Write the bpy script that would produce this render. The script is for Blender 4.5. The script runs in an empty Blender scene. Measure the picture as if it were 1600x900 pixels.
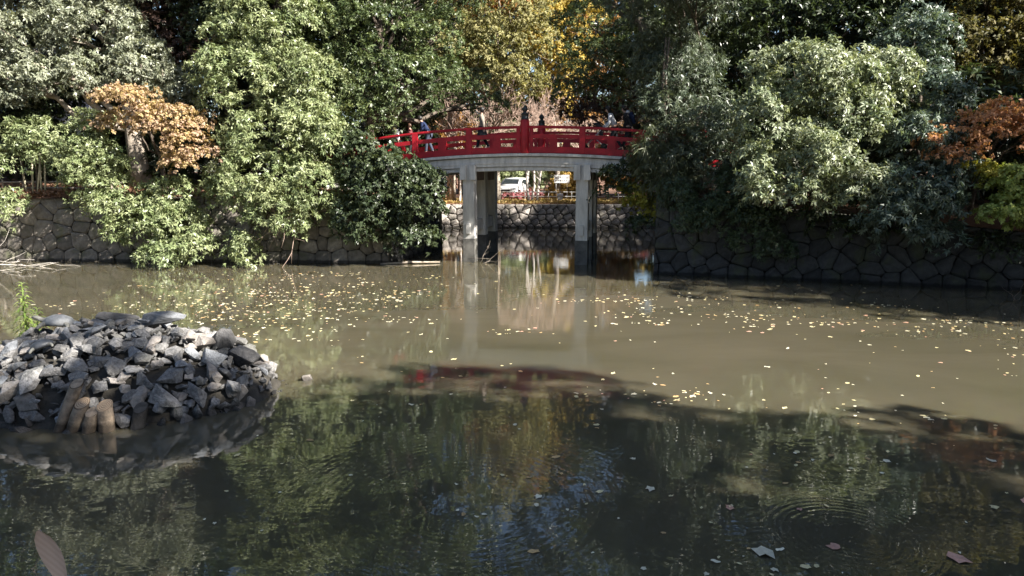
import bpy, bmesh, math, random
import numpy as np
from mathutils import Vector, Matrix, Euler, Quaternion

S = bpy.context.scene
C = S.collection
R = math.radians

# ---------------------------------------------------------------- camera
CAM_H = 3.5
cam_d = bpy.data.cameras.new('camera')
cam = bpy.data.objects.new('camera', cam_d); C.objects.link(cam)
cam.location = (0, 0, CAM_H)
cam.rotation_euler = (math.pi/2 - math.atan(180/1110.0), 0, 0)
cam_d.sensor_width = 36.0
cam_d.lens = 36.0*1110/1600
cam_d.clip_start = 0.05; cam_d.clip_end = 2000
S.camera = cam

# ---------------------------------------------------------------- light
SUN_EL, SUN_AZ = 38.0, 62.0          # azimuth measured from straight behind the camera towards its right
sx, sy, sz = (math.sin(R(SUN_AZ))*math.cos(R(SUN_EL)), -math.cos(R(SUN_AZ))*math.cos(R(SUN_EL)), math.sin(R(SUN_EL)))
w = bpy.data.worlds.new('World'); S.world = w; w.use_nodes = True
nt = w.node_tree; nt.nodes.clear()
sky = nt.nodes.new('ShaderNodeTexSky'); sky.sky_type = 'NISHITA'; sky.sun_disc = False
sky.sun_elevation = R(SUN_EL); sky.sun_rotation = math.atan2(sx, sy)
sky.air_density = 1.0; sky.dust_density = 1.0
bg = nt.nodes.new('ShaderNodeBackground'); bg.inputs[1].default_value = 0.055
ow = nt.nodes.new('ShaderNodeOutputWorld')
nt.links.new(sky.outputs[0], bg.inputs[0]); nt.links.new(bg.outputs[0], ow.inputs[0])
sl = bpy.data.lights.new('sun', 'SUN'); sl.energy = 5.0; sl.angle = R(0.53); sl.color = (1.0, .95, .86)
so = bpy.data.objects.new('sun', sl); C.objects.link(so)
so.location = (20, -20, 40)
so.rotation_euler = Vector((sx, sy, sz)).to_track_quat('Z', 'Y').to_euler()
S.view_settings.view_transform = 'Standard'; S.view_settings.look = 'None'
S.view_settings.exposure = 1.85; S.view_settings.gamma = 1.0; S.view_settings.use_curve_mapping = False
S.render.engine = 'CYCLES'
S.cycles.use_denoising = True
S.cycles.max_bounces = 7; S.cycles.diffuse_bounces = 3; S.cycles.glossy_bounces = 3
S.cycles.transmission_bounces = 4; S.cycles.caustics_reflective = False; S.cycles.caustics_refractive = False

# ---------------------------------------------------------------- helpers
def tag(o, label=None, cat=None, group=None, kind=None):
    if label: o['label'] = label
    if cat: o['category'] = cat
    if group: o['group'] = group
    if kind: o['kind'] = kind
    return o

def empty(name, loc=(0, 0, 0), rz=0.0):
    o = bpy.data.objects.new(name, None); C.objects.link(o)
    o.location = loc; o.rotation_euler = (0, 0, rz); o.empty_display_size = .1
    return o

def link(name, me, mat=None, parent=None, loc=(0, 0, 0), rot=(0, 0, 0)):
    o = bpy.data.objects.new(name, me); C.objects.link(o)
    if mat is not None and not me.materials: me.materials.append(mat)
    if parent is not None: o.parent = parent
    o.location = loc; o.rotation_euler = rot
    return o

def bm_obj(name, bm, mat, parent=None, loc=(0, 0, 0), rot=(0, 0, 0), smooth=False):
    me = bpy.data.meshes.new(name)
    bmesh.ops.recalc_face_normals(bm, faces=bm.faces)
    bm.to_mesh(me); bm.free()
    if smooth:
        me.polygons.foreach_set('use_smooth', [True]*len(me.polygons))
    return link(name, me, mat, parent, loc, rot)

def box(bm, x0, x1, y0, y1, z0, z1, bevel=0.0):
    b = bmesh.new()
    bmesh.ops.create_cube(b, size=1)
    for v in b.verts:
        v.co = Vector(((x0+x1)/2+v.co.x*(x1-x0), (y0+y1)/2+v.co.y*(y1-y0), (z0+z1)/2+v.co.z*(z1-z0)))
    if bevel: bmesh.ops.bevel(b, geom=list(b.edges), offset=bevel, segments=2, affect='EDGES', profile=.6)
    merge(bm, b)

def merge(bm, b, mtx=None):
    if mtx is not None: b.transform(mtx)
    me = bpy.data.meshes.new('tmp'); b.to_mesh(me); b.free()
    bm.from_mesh(me); bpy.data.meshes.remove(me)

def lathe(bm, prof, seg=16, cx=0, cy=0, z0=0):
    rings = []
    for r, z in prof:
        rings.append([bm.verts.new((cx+r*math.cos(2*math.pi*i/seg), cy+r*math.sin(2*math.pi*i/seg), z0+z)) for i in range(seg)])
    for a, b in zip(rings, rings[1:]):
        for i in range(seg): bm.faces.new((a[i], a[(i+1) % seg], b[(i+1) % seg], b[i]))
    bm.faces.new(list(reversed(rings[0]))); bm.faces.new(rings[-1])

class MB:                                   # plain vertex / face collector for tubes and quads
    def __init__(s): s.v = []; s.f = []; s.c = []
    def tube(s, pts, rads, seg=7, cap=True):
        pts = [Vector(p) for p in pts]; base = len(s.v); n = len(pts)
        up = Vector((0, 0, 1)); prev = None
        for i, p in enumerate(pts):
            t = (pts[min(i+1, n-1)]-pts[max(i-1, 0)])
            t = t.normalized() if t.length > 1e-9 else Vector((0, 0, 1))
            if prev is None:
                e = t.cross(Vector((1, 0, 0)) if abs(t.x) < .8 else Vector((0, 1, 0))).normalized()
            else:
                e = (prev-t*prev.dot(t)); e = e.normalized() if e.length > 1e-6 else t.orthogonal().normalized()
            prev = e; f = t.cross(e)
            for k in range(seg):
                a = 2*math.pi*k/seg
                s.v.append(tuple(p+(e*math.cos(a)+f*math.sin(a))*rads[i]))
        for i in range(n-1):
            for k in range(seg):
                a = base+i*seg+k; b = base+i*seg+(k+1) % seg
                s.f.append((a, b, b+seg, a+seg))
        if cap:
            s.f.append(tuple(base+k for k in reversed(range(seg))))
            s.f.append(tuple(base+(n-1)*seg+k for k in range(seg)))
    def mesh(s, name, smooth=True):
        me = bpy.data.meshes.new(name); me.from_pydata(s.v, [], s.f); me.update()
        if smooth: me.polygons.foreach_set('use_smooth', [True]*len(me.polygons))
        return me
    def build(s, name, mat, parent=None, loc=(0, 0, 0), rot=(0, 0, 0), smooth=True):
        return link(name, s.mesh(name, smooth), mat, parent, loc, rot)

def wander(p0, p1, n, amp, rng):
    p0, p1 = Vector(p0), Vector(p1); out = []
    for i in range(n+1):
        t = i/n; q = p0.lerp(p1, t)
        if 0 < i < n: q += Vector((rng.gauss(0, amp), rng.gauss(0, amp), rng.gauss(0, amp*.5)))
        out.append(q)
    return out

# ---------------------------------------------------------------- materials
def mat(name, col, rough=.7, spec=.5, metal=0.0, var=0.0, scale=3.0, bump=0.0, bscale=20.0, objvar=0.0, col2=None, detail=6, stretch=None, wet=False, moss=0.0):
    m = bpy.data.materials.new(name); m.use_nodes = True
    n = m.node_tree.nodes; l = m.node_tree.links; p = n['Principled BSDF']
    p.inputs['Base Color'].default_value = (*col, 1); p.inputs['Roughness'].default_value = rough
    p.inputs['Specular IOR Level'].default_value = spec; p.inputs['Metallic'].default_value = metal
    tc = n.new('ShaderNodeTexCoord')
    if var or col2 or objvar:
        nz = n.new('ShaderNodeTexNoise'); nz.inputs['Scale'].default_value = scale; nz.inputs['Detail'].default_value = detail
        nz.inputs['Roughness'].default_value = .65
        if stretch:
            mp = n.new('ShaderNodeMapping'); mp.inputs['Scale'].default_value = stretch
            l.new(tc.outputs['Object'], mp.inputs['Vector']); l.new(mp.outputs[0], nz.inputs['Vector'])
        else: l.new(tc.outputs['Object'], nz.inputs['Vector'])
        rp = n.new('ShaderNodeValToRGB'); rp.color_ramp.elements[0].position = .32; rp.color_ramp.elements[1].position = .68
        a = tuple(c*(1-var) for c in col); b = tuple(min(1, c*(1+var)) for c in col) if col2 is None else col2
        rp.color_ramp.elements[0].color = (*a, 1); rp.color_ramp.elements[1].color = (*b, 1)
        l.new(nz.outputs['Fac'], rp.inputs['Fac'])
        out = rp.outputs['Color']
        if objvar:
            oi = n.new('ShaderNodeObjectInfo')
            mr = n.new('ShaderNodeMapRange'); mr.inputs['To Min'].default_value = 1-objvar; mr.inputs['To Max'].default_value = 1+objvar
            l.new(oi.outputs['Random'], mr.inputs['Value'])
            mx = n.new('ShaderNodeVectorMath'); mx.operation = 'SCALE'
            l.new(out, mx.inputs[0]); l.new(mr.outputs[0], mx.inputs['Scale']); out = mx.outputs[0]
        if moss or wet: ge = n.new('ShaderNodeNewGeometry')
        if moss:                                       # moss and lichen in patches
            nm_ = n.new('ShaderNodeTexNoise'); nm_.inputs['Scale'].default_value = 1.7; nm_.inputs['Detail'].default_value = 7; l.new(ge.outputs['Position'], nm_.inputs['Vector'])
            r2 = n.new('ShaderNodeMapRange'); r2.inputs['From Min'].default_value = .52; r2.inputs['From Max'].default_value = .68; r2.inputs['To Max'].default_value = moss; l.new(nm_.outputs['Fac'], r2.inputs['Value'])
            m2 = n.new('ShaderNodeMix'); m2.data_type = 'RGBA'; l.new(r2.outputs[0], m2.inputs['Factor']); l.new(out, m2.inputs['A']); m2.inputs['B'].default_value = (.075, .085, .04, 1); out = m2.outputs['Result']
        if wet:                                        # the water-stained line just above the pond
            sp = n.new('ShaderNodeSeparateXYZ'); l.new(ge.outputs['Position'], sp.inputs[0])
            nw = n.new('ShaderNodeTexNoise'); nw.inputs['Scale'].default_value = 5; l.new(ge.outputs['Position'], nw.inputs['Vector'])
            ad = n.new('ShaderNodeMath'); ad.operation = 'MULTIPLY_ADD'; ad.inputs[1].default_value = -.14; l.new(nw.outputs['Fac'], ad.inputs[0]); l.new(sp.outputs['Z'], ad.inputs[2])
            r3 = n.new('ShaderNodeMapRange'); r3.inputs['From Min'].default_value = 0.0; r3.inputs['From Max'].default_value = .07; r3.inputs['To Min'].default_value = .3; l.new(ad.outputs[0], r3.inputs['Value'])
            v3 = n.new('ShaderNodeVectorMath'); v3.operation = 'SCALE'; l.new(out, v3.inputs[0]); l.new(r3.outputs[0], v3.inputs['Scale']); out = v3.outputs[0]
        l.new(out, p.inputs['Base Color'])
    if bump:
        nb = n.new('ShaderNodeTexNoise'); nb.inputs['Scale'].default_value = bscale; nb.inputs['Detail'].default_value = 8
        l.new(tc.outputs['Object'], nb.inputs['Vector'])
        bp = n.new('ShaderNodeBump'); bp.inputs['Strength'].default_value = bump; bp.inputs['Distance'].default_value = .03
        l.new(nb.outputs['Fac'], bp.inputs['Height']); l.new(bp.outputs[0], p.inputs['Normal'])
    return m

def leaf_mat(name, rough=.38, trans=.25, spec=.5):
    m = bpy.data.materials.new(name); m.use_nodes = True
    n = m.node_tree.nodes; l = m.node_tree.links; p = n['Principled BSDF']
    at = n.new('ShaderNodeAttribute'); at.attribute_name = 'Col'
    l.new(at.outputs['Color'], p.inputs['Base Color'])
    p.inputs['Roughness'].default_value = rough; p.inputs['Specular IOR Level'].default_value = spec
    tr = n.new('ShaderNodeBsdfTranslucent')
    mx = n.new('ShaderNodeMix'); mx.data_type = 'RGBA'; mx.blend_type = 'MULTIPLY'; mx.inputs['Factor'].default_value = 1
    l.new(at.outputs['Color'], mx.inputs['A']); mx.inputs['B'].default_value = (1.0, 1.0, .55, 1)
    l.new(mx.outputs['Result'], tr.inputs['Color'])
    ms = n.new('ShaderNodeMixShader'); ms.inputs[0].default_value = trans
    l.new(p.outputs[0], ms.inputs[1]); l.new(tr.outputs[0], ms.inputs[2])
    l.new(ms.outputs[0], n['Material Output'].inputs['Surface'])
    return m

M = {}
M['leaf'] = leaf_mat('leaf')
M['leaf_matt'] = leaf_mat('leaf_matt', .6, .35, .3)
M['bark'] = mat('bark', (.13, .105, .085), .9, .2, var=.5, scale=6, bump=.8, bscale=14)
M['bark_pale'] = mat('bark_pale', (.33, .28, .23), .9, .2, var=.35, scale=5, bump=.6, bscale=14)
M['twig'] = mat('twig', (.46, .34, .28), .85, .2, var=.3)
M['birch'] = mat('birch', (.62, .57, .52), .8, .2, var=.3, scale=8)
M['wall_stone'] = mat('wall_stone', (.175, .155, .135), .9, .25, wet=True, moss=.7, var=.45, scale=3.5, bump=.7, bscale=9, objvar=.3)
M['wall_stone_shaded'] = mat('wall_stone_shaded', (.052, .052, .053), .9, .25, wet=True, moss=.6, var=.4, scale=3.5, bump=.7, bscale=9, objvar=.28)  # wall stone again, with the shade on these walls darkened into its colour
M['wall_far'] = mat('wall_far', (.36, .325, .295), .9, .2, wet=True, moss=.4, var=.45, scale=4, bump=.7, bscale=9, objvar=.3)
M['wall_core'] = mat('wall_core', (.03, .028, .025), 1, .1, var=.4, scale=5)
M['rock'] = mat('rock', (.235, .227, .222), .85, .3, var=.5, scale=7, bump=1.0, bscale=22, objvar=.36, wet=True, moss=.25)
M['rock_warm'] = mat('rock_warm', (.29, .26, .235), .85, .3, var=.35, scale=4, bump=.75, bscale=16, objvar=.34, wet=True)
M['rock_dark'] = mat('rock_dark', (.085, .082, .082), .85, .3, var=.45, scale=6, bump=1.0, bscale=14)
M['rock_blue'] = mat('rock_blue', (.205, .212, .226), .8, .35, var=.4, scale=5, bump=.9, bscale=18, objvar=.3, wet=True)
M['mud'] = mat('mud', (.04, .036, .03), .8, .3, var=.5, scale=6, bump=.8, bscale=12)
M['soil'] = mat('soil', (.10, .062, .042), .95, .15, col2=(.24, .13, .085), scale=1.6, bump=1, bscale=9, detail=10)
M['concrete'] = mat('concrete', (.56, .54, .51), .8, .3, var=.26, scale=3.0, stretch=(1.6, 1.6, .35), detail=9, bump=.15, bscale=30)
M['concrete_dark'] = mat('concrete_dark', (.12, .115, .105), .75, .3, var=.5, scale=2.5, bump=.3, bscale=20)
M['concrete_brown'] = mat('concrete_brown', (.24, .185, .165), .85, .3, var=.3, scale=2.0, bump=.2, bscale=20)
M['red'] = mat('red', (.36, .010, .020), .5, .4, var=.34, scale=1.6, detail=10, bump=.05, bscale=12)
M['bronze'] = mat('bronze', (.018, .022, .022), .4, .5, var=.4, scale=8)
M['deck'] = mat('deck', (.35, .33, .31), .85, .3, var=.2)
M['log'] = mat('log', (.29, .225, .165), .9, .2, wet=True, var=.5, scale=7, bump=1, bscale=12)
M['log_grey'] = mat('log_grey', (.30, .265, .24), .9, .2, var=.35, scale=6, bump=.8, bscale=12)
M['log_dark'] = mat('log_dark', (.085, .075, .065), .9, .2, var=.5, scale=6, bump=1, bscale=12)
M['white'] = mat('white', (.75, .75, .74), .35, .5)
M['plaster'] = mat('plaster', (.72, .73, .76), .8, .3, var=.06)
M['roof'] = mat('roof', (.08, .085, .095), .6, .4, var=.3)
M['glass'] = mat('glass', (.02, .025, .03), .08, .6)
M['tyre'] = mat('tyre', (.02, .02, .02), .8, .3)
M['alloy'] = mat('alloy', (.5, .5, .52), .35, .5, metal=.8)
M['lamp'] = mat('lamp', (.55, .57, .6), .12, .7)
M['black'] = mat('black', (.02, .02, .022), .5, .4)
M['ink'] = mat('ink', (.06, .05, .06), .7, .3)
M['signpost'] = mat('signpost', (.5, .5, .48), .6, .4)
M['skin'] = mat('skin', (.52, .33, .25), .6, .4)
M['hair'] = mat('hair', (.015, .012, .011), .5, .4, var=.3, scale=30)
M['hair_brown'] = mat('hair_brown', (.07, .035, .02), .5, .4, var=.3, scale=30)
for nm, c in dict(beige=(.27, .23, .19), navy=(.018, .028, .07), whitecloth=(.62, .62, .64), charcoal=(.03, .03, .034), denim=(.05, .06, .09), plum=(.16, .05, .055)).items():
    M[nm] = mat(nm, c, .9, .2, var=.15, scale=8, bump=.2, bscale=25)
M['shell'] = mat('shell', (.22, .225, .23), .6, .4, var=.4, scale=9, bump=.5, bscale=14)
M['shell_dark'] = mat('shell_dark', (.06, .065, .075), .45, .5, var=.4, scale=9, bump=.4, bscale=14)
M['turtle_skin'] = mat('turtle_skin', (.19, .185, .165), .7, .4, var=.35, scale=18, bump=.5, bscale=40)
M['grass_stem'] = mat('grass_stem', (.16, .22, .05), .6, .4)
M['bamboo'] = mat('bamboo', (.42, .37, .26), .6, .4, var=.25)
M['wire'] = mat('wire', (.3, .3, .3), .5, .5)

def tree_ring_mat():
    m = mat('log_end', (.5, .37, .25), .85, .2)
    n = m.node_tree.nodes; l = m.node_tree.links; p = n['Principled BSDF']
    tc = n.new('ShaderNodeTexCoord'); wv = n.new('ShaderNodeTexWave'); wv.wave_type = 'RINGS'; wv.rings_direction = 'Z'
    wv.inputs['Scale'].default_value = 14; wv.inputs['Distortion'].default_value = 1.5; wv.inputs['Detail'].default_value = 2
    rp = n.new('ShaderNodeValToRGB'); rp.color_ramp.elements[0].color = (.22, .14, .085, 1); rp.color_ramp.elements[1].color = (.5, .38, .26, 1)
    l.new(tc.outputs['Object'], wv.inputs['Vector']); l.new(wv.outputs['Fac'], rp.inputs['Fac']); l.new(rp.outputs[0], p.inputs['Base Color'])
    return m
M['log_end'] = tree_ring_mat()

def water_mat():
    m = bpy.data.materials.new('pond_water'); m.use_nodes = True
    n = m.node_tree.nodes; l = m.node_tree.links; p = n['Principled BSDF']
    tc = n.new('ShaderNodeTexCoord')
    p.inputs['Base Color'].default_value = (.093, .084, .057, 1)
    p.inputs['Roughness'].default_value = 0.015; p.inputs['IOR'].default_value = 2.0
    p.inputs['Specular IOR Level'].default_value = .5
    p.subsurface_method = 'RANDOM_WALK'
    p.inputs['Subsurface Weight'].default_value = 1.0
    p.inputs['Subsurface Radius'].default_value = (1.0, .85, .55)
    p.inputs['Subsurface Scale'].default_value = .35
    nm = n.new('ShaderNodeTexNoise'); nm.inputs['Scale'].default_value = .28; nm.inputs['Detail'].default_value = 5; nm.inputs['Distortion'].default_value = .8
    mm = n.new('ShaderNodeMapping'); mm.inputs['Scale'].default_value = (.6, 1.5, 1); l.new(tc.outputs['Object'], mm.inputs['Vector']); l.new(mm.outputs[0], nm.inputs['Vector'])
    rm = n.new('ShaderNodeValToRGB'); rm.color_ramp.elements[0].position = .3; rm.color_ramp.elements[1].position = .7
    rm.color_ramp.elements[0].color = (.078, .072, .046, 1); rm.color_ramp.elements[1].color = (.112, .098, .068, 1)   # silt drifting in the water
    l.new(nm.outputs['Fac'], rm.inputs['Fac']); l.new(rm.outputs[0], p.inputs['Base Color'])
    # ripples: a light chop plus expanding rings where something broke the surface
    mp = n.new('ShaderNodeMapping'); mp.inputs['Scale'].default_value = (1.0, 1.7, 1.0)
    l.new(tc.outputs['Object'], mp.inputs['Vector'])
    n1 = n.new('ShaderNodeTexNoise'); n1.inputs['Scale'].default_value = 2.6; n1.inputs['Detail'].default_value = 3; n1.inputs['Roughness'].default_value = .45
    n2 = n.new('ShaderNodeTexNoise'); n2.inputs['Scale'].default_value = .35; n2.inputs['Detail'].default_value = 1
    l.new(mp.outputs[0], n1.inputs['Vector']); l.new(tc.outputs['Object'], n2.inputs['Vector'])
    a = n.new('ShaderNodeMath'); a.operation = 'MULTIPLY'; l.new(n1.outputs['Fac'], a.inputs[0]); l.new(n2.outputs['Fac'], a.inputs[1])
    last = a.outputs[0]
    for (cx, cy, lam, rad, amp, inner) in [(3.3, 6.45, .075, 1.0, .55, .35), (-.5, 7.2, .10, 2.6, .28, 1.0), (2.2, 7.7, .11, 2.2, .22, 1.0)]:
        v = n.new('ShaderNodeVectorMath'); v.operation = 'SUBTRACT'; v.inputs[1].default_value = (cx, cy, 0)
        l.new(tc.outputs['Object'], v.inputs[0])
        ln = n.new('ShaderNodeVectorMath'); ln.operation = 'LENGTH'; l.new(v.outputs[0], ln.inputs[0])
        sc = n.new('ShaderNodeMath'); sc.operation = 'MULTIPLY'; sc.inputs[1].default_value = 2*math.pi/lam; l.new(ln.outputs['Value'], sc.inputs[0])
        sn = n.new('ShaderNodeMath'); sn.operation = 'SINE'; l.new(sc.outputs[0], sn.inputs[0])
        fo = n.new('ShaderNodeMapRange'); fo.interpolation_type = 'SMOOTHSTEP'
        fo.inputs['From Min'].default_value = rad; fo.inputs['From Max'].default_value = rad*.75
        l.new(ln.outputs['Value'], fo.inputs['Value'])
        fi = n.new('ShaderNodeMapRange'); fi.interpolation_type = 'SMOOTHSTEP'
        fi.inputs['From Min'].default_value = inner*.5; fi.inputs['From Max'].default_value = inner
        l.new(ln.outputs['Value'], fi.inputs['Value'])
        k = n.new('ShaderNodeMath'); k.operation = 'MULTIPLY'; l.new(fo.outputs[0], k.inputs[0]); l.new(fi.outputs[0], k.inputs[1])
        k2 = n.new('ShaderNodeMath'); k2.operation = 'MULTIPLY'; l.new(k.outputs[0], k2.inputs[0]); l.new(sn.outputs[0], k2.inputs[1])
        k3 = n.new('ShaderNodeMath'); k3.operation = 'MULTIPLY_ADD'; k3.inputs[1].default_value = amp*lam
        l.new(k2.outputs[0], k3.inputs[0]); l.new(last, k3.inputs[2]); last = k3.outputs[0]
    bp = n.new('ShaderNodeBump'); bp.inputs['Strength'].default_value = 1.0; bp.inputs['Distance'].default_value = .004
    l.new(last, bp.inputs['Height']); l.new(bp.outputs[0], p.inputs['Normal'])
    return m
M['water'] = water_mat()

# ---------------------------------------------------------------- the setting
random.seed(7)
CEN = Vector((0, 15))
# waterline of the banks (x, y), top of the bank there, walked round the pond
EDGE = [(-4.82, 27.6, 2.65), (-3.25, 33.2, 2.7), (-4.7, 45.8, 1.5), (2.0, 45.8, 1.5), (9.7, 45.8, 1.5),
        (4.94, 24.67, 2.7), (10.37, 22.75, 2.2), (15.33, 20.98, 1.75), (23, 16.5, 1.7), (28, 8, 1.7), (27, 0, 1.7), (20, 2.0, 1.7),
        (10, 2.2, 1.7), (0, 2.2, 1.7), (-10, 2.2, 1.7), (-24, 2.3, 1.8), (-27, 8, 2.2), (-27.5, 18, 2.4), (-26, 26, 2.5), (-21, 28.4, 2.5), (-12.7, 27.9, 2.5)]

def top_of(i):
    x, y, z = EDGE[i]; d = (Vector((x, y))-CEN).normalized()
    return Vector((x+d.x*.25, y+d.y*.25, z))

pond = bmesh.new()
for x, y in ((-34, 1), (34, 1), (34, 50), (-34, 50)): pond.verts.new((x, y, 0))
pond.faces.new(pond.verts)
tag(bm_obj('pond_water', pond, M['water']), kind='structure')

bm = bmesh.new(); rows = []
prof = [(0, 0), (.5, .04), (1.4, .22), (3.5, .5), (8, .75), (20, .9), (60, 1.0), (320, 1.2)]
N = len(EDGE); fine = []
for i in range(N):                                   # a finer loop so the bank top can be uneven
    a, b = top_of(i), top_of((i+1) % N); k = max(1, int((b-a).length/1.2))
    fine += [a.lerp(b, j/k) for j in range(k)]
for p in fine:
    d = (Vector((p.x, p.y))-CEN).normalized(); r = []
    for j, (dist, rise) in enumerate(prof):
        z = p.z+rise*(.15 if p.y > 40 else 1)+(random.uniform(-.06, .09) if 0 < j < 5 else 0)
        r.append(bm.verts.new((p.x+d.x*dist, p.y+d.y*dist, z)))
    rows.append(r)
for i in range(len(rows)):
    a, b = rows[i], rows[(i+1) % len(rows)]
    for j in range(len(prof)-1): bm.faces.new((a[j], a[j+1], b[j+1], b[j]))
tag(bm_obj('ground', bm, M['soil'], smooth=True), kind='structure')
bm = bmesh.new()
for x, y in ((-40, -5), (40, -5), (40, 55), (-40, 55)): bm.verts.new((x, y, -1.4))
bm.faces.new(bm.verts)
tag(bm_obj('pond_bed', bm, M['mud']), kind='structure')

def clip(poly, nx, ny, c):                           # keep nx*x+ny*y <= c
    out = []
    for i in range(len(poly)):
        p, q = poly[i], poly[(i+1) % len(poly)]
        dp = nx*p[0]+ny*p[1]-c; dq = nx*q[0]+ny*q[1]-c
        if dp <= 0: out.append(p)
        if (dp < 0 < dq) or (dq < 0 < dp):
            t = dp/(dp-dq); out.append((p[0]+(q[0]-p[0])*t, p[1]+(q[1]-p[1])*t))
    return out

def cells(L, Hh, sw, sh, jit, rng, courses=0):
    """irregular polygonal stones filling a wall L long and Hh high; the lowest courses are squarer"""
    pts = []; z = 0; row = 0
    nrow = max(2, round(Hh/sh))
    for r in range(nrow):
        k = max(2, round(L/(sw*rng.uniform(.9, 1.1)))); off = rng.random()
        for i in range(k+1):
            j = jit*(.25 if r < courses else 1)
            pts.append(((i+off-.5+rng.uniform(-.34, .34)*j*1.2)*L/k, (r+.5+rng.uniform(-.36, .36)*j)*Hh/nrow))
    out = []
    for i, (px, py) in enumerate(pts):
        poly = [(0, 0), (L, 0), (L, Hh), (0, Hh)]
        for j, (qx, qy) in enumerate(pts):
            if i == j or abs(qx-px) > 3*sw or abs(qy-py) > 3*sh: continue
            mx, my = (px+qx)/2, (py+qy)/2; nx, ny = qx-px, qy-py
            poly = clip(poly, nx, ny, nx*mx+ny*my)
            if len(poly) < 3: break
        if len(poly) >= 3: out.append(poly)
    return out

def stone_mesh(poly, rng, gap, depth, bulge):
    cx = sum(p[0] for p in poly)/len(poly); cy = sum(p[1] for p in poly)/len(poly)
    # drop tiny edges, cut the sharp corners
    pp = [p for i, p in enumerate(poly) if math.hypot(p[0]-poly[i-1][0], p[1]-poly[i-1][1]) > .04]
    if len(pp) < 3: return None
    q = []
    for i, p in enumerate(pp):
        a, b = pp[i-1], pp[(i+1) % len(pp)]
        for o in (a, b):
            d = math.hypot(o[0]-p[0], o[1]-p[1]); t = min(.16, .05/d+.02)
            q.append((p[0]+(o[0]-p[0])*t, p[1]+(o[1]-p[1])*t))
    size = min(max(p[0] for p in q)-min(p[0] for p in q), max(p[1] for p in q)-min(p[1] for p in q))
    if size < .09: return None
    bm = bmesh.new()
    def ring(s_off, dep, jit):
        r = []
        for p in q:
            dx, dy = p[0]-cx, p[1]-cy; d = math.hypot(dx, dy)+1e-6; k = max(.2, 1-s_off/d)
            r.append(bm.verts.new((dx*k, dep+rng.uniform(-jit, jit), dy*k)))
        return r
    tx, tz = rng.uniform(-.10, .10), rng.uniform(-.08, .08); off = rng.uniform(-.03, .04)
    r0 = ring(gap, depth, 0); r1 = ring(gap, .0+off, .012); r2 = ring(gap+size*.14, -bulge*.75+off, .014)
    for v in r1+r2: v.co.y += v.co.x*tx+v.co.z*tz
    c = bm.verts.new((0, -bulge+off+rng.uniform(-.015, .015), 0)); m = len(q)
    for a, b in ((r0, r1), (r1, r2)):
        for i in range(m): bm.faces.new((a[i], a[(i+1) % m], b[(i+1) % m], b[i]))
    for i in range(m): bm.faces.new((r2[i], r2[(i+1) % m], c))
    bmesh.ops.recalc_face_normals(bm, faces=bm.faces)
    me = bpy.data.meshes.new('stone'); bm.to_mesh(me); bm.free()
    return (cx, cy, me)

def stone_wall(name, label, segs, stone_mat, sw, sh, gap=.012, bulge=.05, jit=1.0, courses=1, seed=1, z0=-.15, build=None, rough_top=0):
    """segs: list of (base0, base1, top0, top1): waterline points (x,y) and bank-top heights"""
    rng = random.Random(seed)
    root = empty(name, (segs[0][0][0], segs[0][0][1], 0)); tag(root, label, 'stone wall')
    o0 = Vector((segs[0][0][0], segs[0][0][1], 0))
    core = bmesh.new()
    for (b0, b1, h0, h1) in segs:
        B0, B1 = Vector((*b0, 0)), Vector((*b1, 0)); ax = (B1-B0); L = ax.length; ax.normalize()
        inn = Vector((-ax.y, ax.x, 0))
        if inn.dot(Vector((CEN.x, CEN.y, 0))-B0) > 0: inn = -inn          # into the bank
        Hm = max(h0, h1)-z0
        for poly in cells(L, Hm, sw, sh, jit, rng, courses):
            poly = clip(poly, (h0-h1)/L, 1, h0-z0) if h0 != h1 else poly
            if len(poly) < 3: continue
            r = stone_mesh(poly, rng, gap, .22, bulge)
            if r is None: continue
            cx, cy, me = r
            zz = z0+cy; bat = inn*(.09*max(0, zz)+.04)
            o = link('stone', me, stone_mat, root)
            pos = B0+ax*cx+Vector((0, 0, zz))+bat-o0
            mt = Matrix((ax, inn, Vector((0, 0, 1)))).transposed().to_4x4()
            mt = mt @ Matrix.Rotation(-math.atan(.09), 4, 'X'); mt.translation = pos
            o.matrix_local = mt
        v = [core.verts.new(B0+inn*.13+Vector((0, 0, -1.4))-o0), core.verts.new(B1+inn*.13+Vector((0, 0, -1.4))-o0),
             core.verts.new(B1+inn*(.13+.09*h1)+Vector((0, 0, h1-.03))-o0), core.verts.new(B0+inn*(.13+.09*h0)+Vector((0, 0, h0-.03))-o0),
             core.verts.new(B1+inn*1.1+Vector((0, 0, h1-.05))-o0), core.verts.new(B0+inn*1.1+Vector((0, 0, h0-.05))-o0)]
        core.faces.new(v[:4]); core.faces.new((v[3], v[2], v[4], v[5]))
    bm_obj('wall_core', core, M['wall_core'], root)
    return root

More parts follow.
